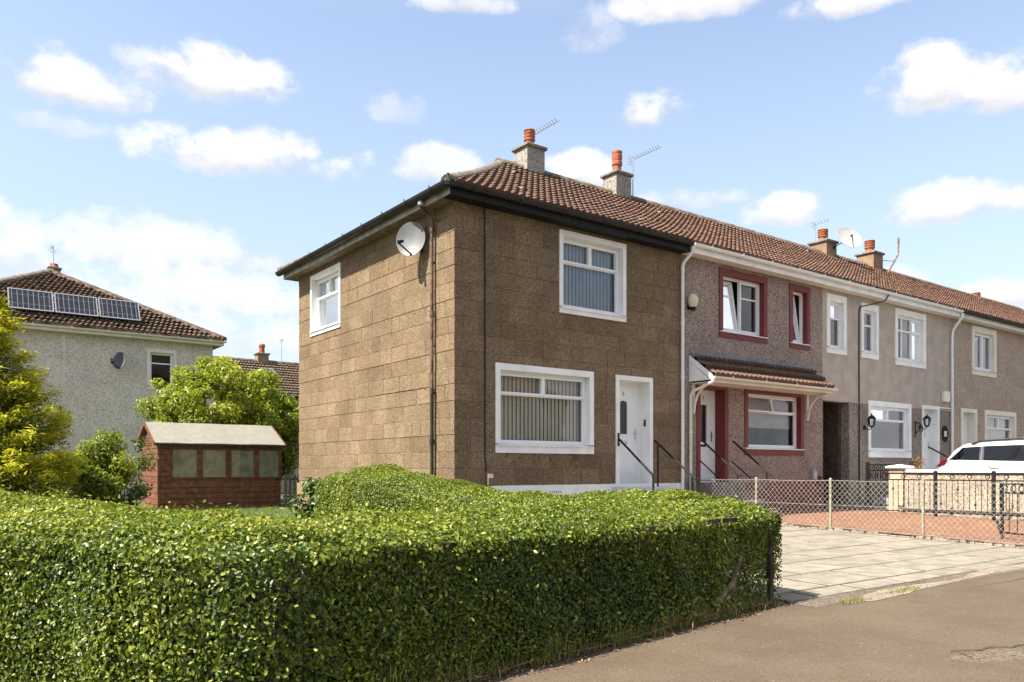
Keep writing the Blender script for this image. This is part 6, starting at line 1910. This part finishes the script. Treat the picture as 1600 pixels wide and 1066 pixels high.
for sg in (-1, 1):
    for nm, ya, yb, yta, ytb in (('rear_quarter_window', .34, 1.0, .60, .93), ('rear_window', 1.10, 1.98, 1.02, 1.93), ('front_window', 2.10, 3.22, 2.04, 2.78)):
        b = MB(cmp_); vs = []
        for f in (.06, .5, .88):
            for q in range(7):
                yy = (ya + (yta - ya) * f) + ((yb + (ytb - yb) * f) - (ya + (yta - ya) * f)) * q / 6; vs.append(sidept(yy, f, sg))
        b.add(vs, [(7 * j + q, 7 * j + q + 1, 7 * j + q + 8, 7 * j + q + 7) for j in range(2) for q in range(6)]); b.build(nm, 'car_glass' if False else 'glass_car', CAR)
    # dark backing of the side glass and pillars
    b = MB(cmp_); vs = []
    for f in (.03, .92):
        for q in range(13):
            ya, yb = (.31, 3.27) if f < .5 else (.56, 2.82); vs.append(sidept(ya + (yb - ya) * q / 12, f, sg, .003))
    b.add(vs, [(q, q + 1, q + 14, q + 13) for q in range(12)]); b.build('window_trim', 'car_black', CAR)
    MB(cmp_).tube([sidept(2.04, .05, sg, .014), sidept(2.0, .5, sg, .014), sidept(1.99, .9, sg, .014)], .012, 5).build('pillar_strip', 'chrome', CAR)
    MB(cmp_).tube([sidept(1.04, .05, sg, .014), sidept(.99, .9, sg, .014)], .012, 5).build('pillar_strip', 'chrome', CAR)
    rl = MB(cmp_); rl.tube([(sg * .60, .74, 1.50), (sg * .60, .95, 1.575), (sg * .61, 1.8, 1.61), (sg * .60, 2.55, 1.58), (sg * .60, 2.75, 1.49)], .026, 6); rl.build('roof_rail', 'car_black', CAR)
    for y in (1.32, 2.32):
        hz = stat(y)[0] - .10; MB(cmp_).tube([(sg * .905, y - .10, hz), (sg * .935, y - .07, hz), (sg * .935, y + .07, hz), (sg * .905, y + .10, hz)], .016, 6).build('door_handle', 'chrome', CAR)
    tl = MB(cmp_); tl.add([(sg * .875, .06, .98), (sg * .895, .26, 1.04), (sg * .895, .36, 1.15), (sg * .87, .22, 1.16), (sg * .70, .05, .98), (sg * .70, .20, 1.16)], [(0, 1, 2, 3), (0, 3, 5, 4)])
    tl.v = [p for p in tl.v]; tl.build('tail_light', 'lamp_red', CAR)
    hl = MB(cmp_); hl.add([(sg * .875, 4.0, .86), (sg * .83, 4.25, .80), (sg * .72, 4.36, .72), (sg * .72, 4.33, .62), (sg * .84, 4.24, .66), (sg * .88, 4.0, .76)], [(0, 1, 4, 5), (1, 2, 3, 4)]); hl.build('headlight', 'chrome', CAR)
    MB(cmp_).bbox(min(sg * .92, sg * 1.08), max(sg * .92, sg * 1.08), 2.98, 3.10, 1.02, 1.16, .03).build('wing_mirror', 'car_black', CAR)
    for y in (.85, 3.45):
        wh = MB(cmp_).lathe((sg * .80, y, .33), [(.24, -.10), (.37, -.10), (.39, -.06), (.39, .06), (.37, .10), (.24, .10)], 20, 'x').build('wheel', 'tyre', CAR)
        MB(cmp_).lathe((sg * (.91), y, .33), [(.22, -.03), (.21, .0), (.05, .01), (.04, .02)], 14, 'x').build('rim', 'rim', wh)
rw_ = MB(cmp_); rw_.add([(-.60, .215, 1.16), (.60, .215, 1.16), (.54, .47, 1.45), (-.54, .47, 1.45)], [(0, 1, 2, 3)]); rw_.v = [(x, y + .02, z + .02) for x, y, z in rw_.v]; rw_.build('rear_screen', 'car_black', CAR)
ws = MB(cmp_); ws.add([(-.70, 3.46, 1.13), (.70, 3.46, 1.13), (.55, 2.90, 1.42), (-.55, 2.90, 1.42)], [(0, 1, 2, 3)]); ws.v = [(x, y, z + .02) for x, y, z in ws.v]; ws.build('windscreen', 'glass_car', CAR)

bpy.context.view_layer.update()
print('objects', len(bpy.data.objects), 'tris', sum(sum(len(p.vertices) - 2 for p in me.polygons) if len(me.polygons) < 50000 else len(me.polygons) * 2 for me in bpy.data.meshes))
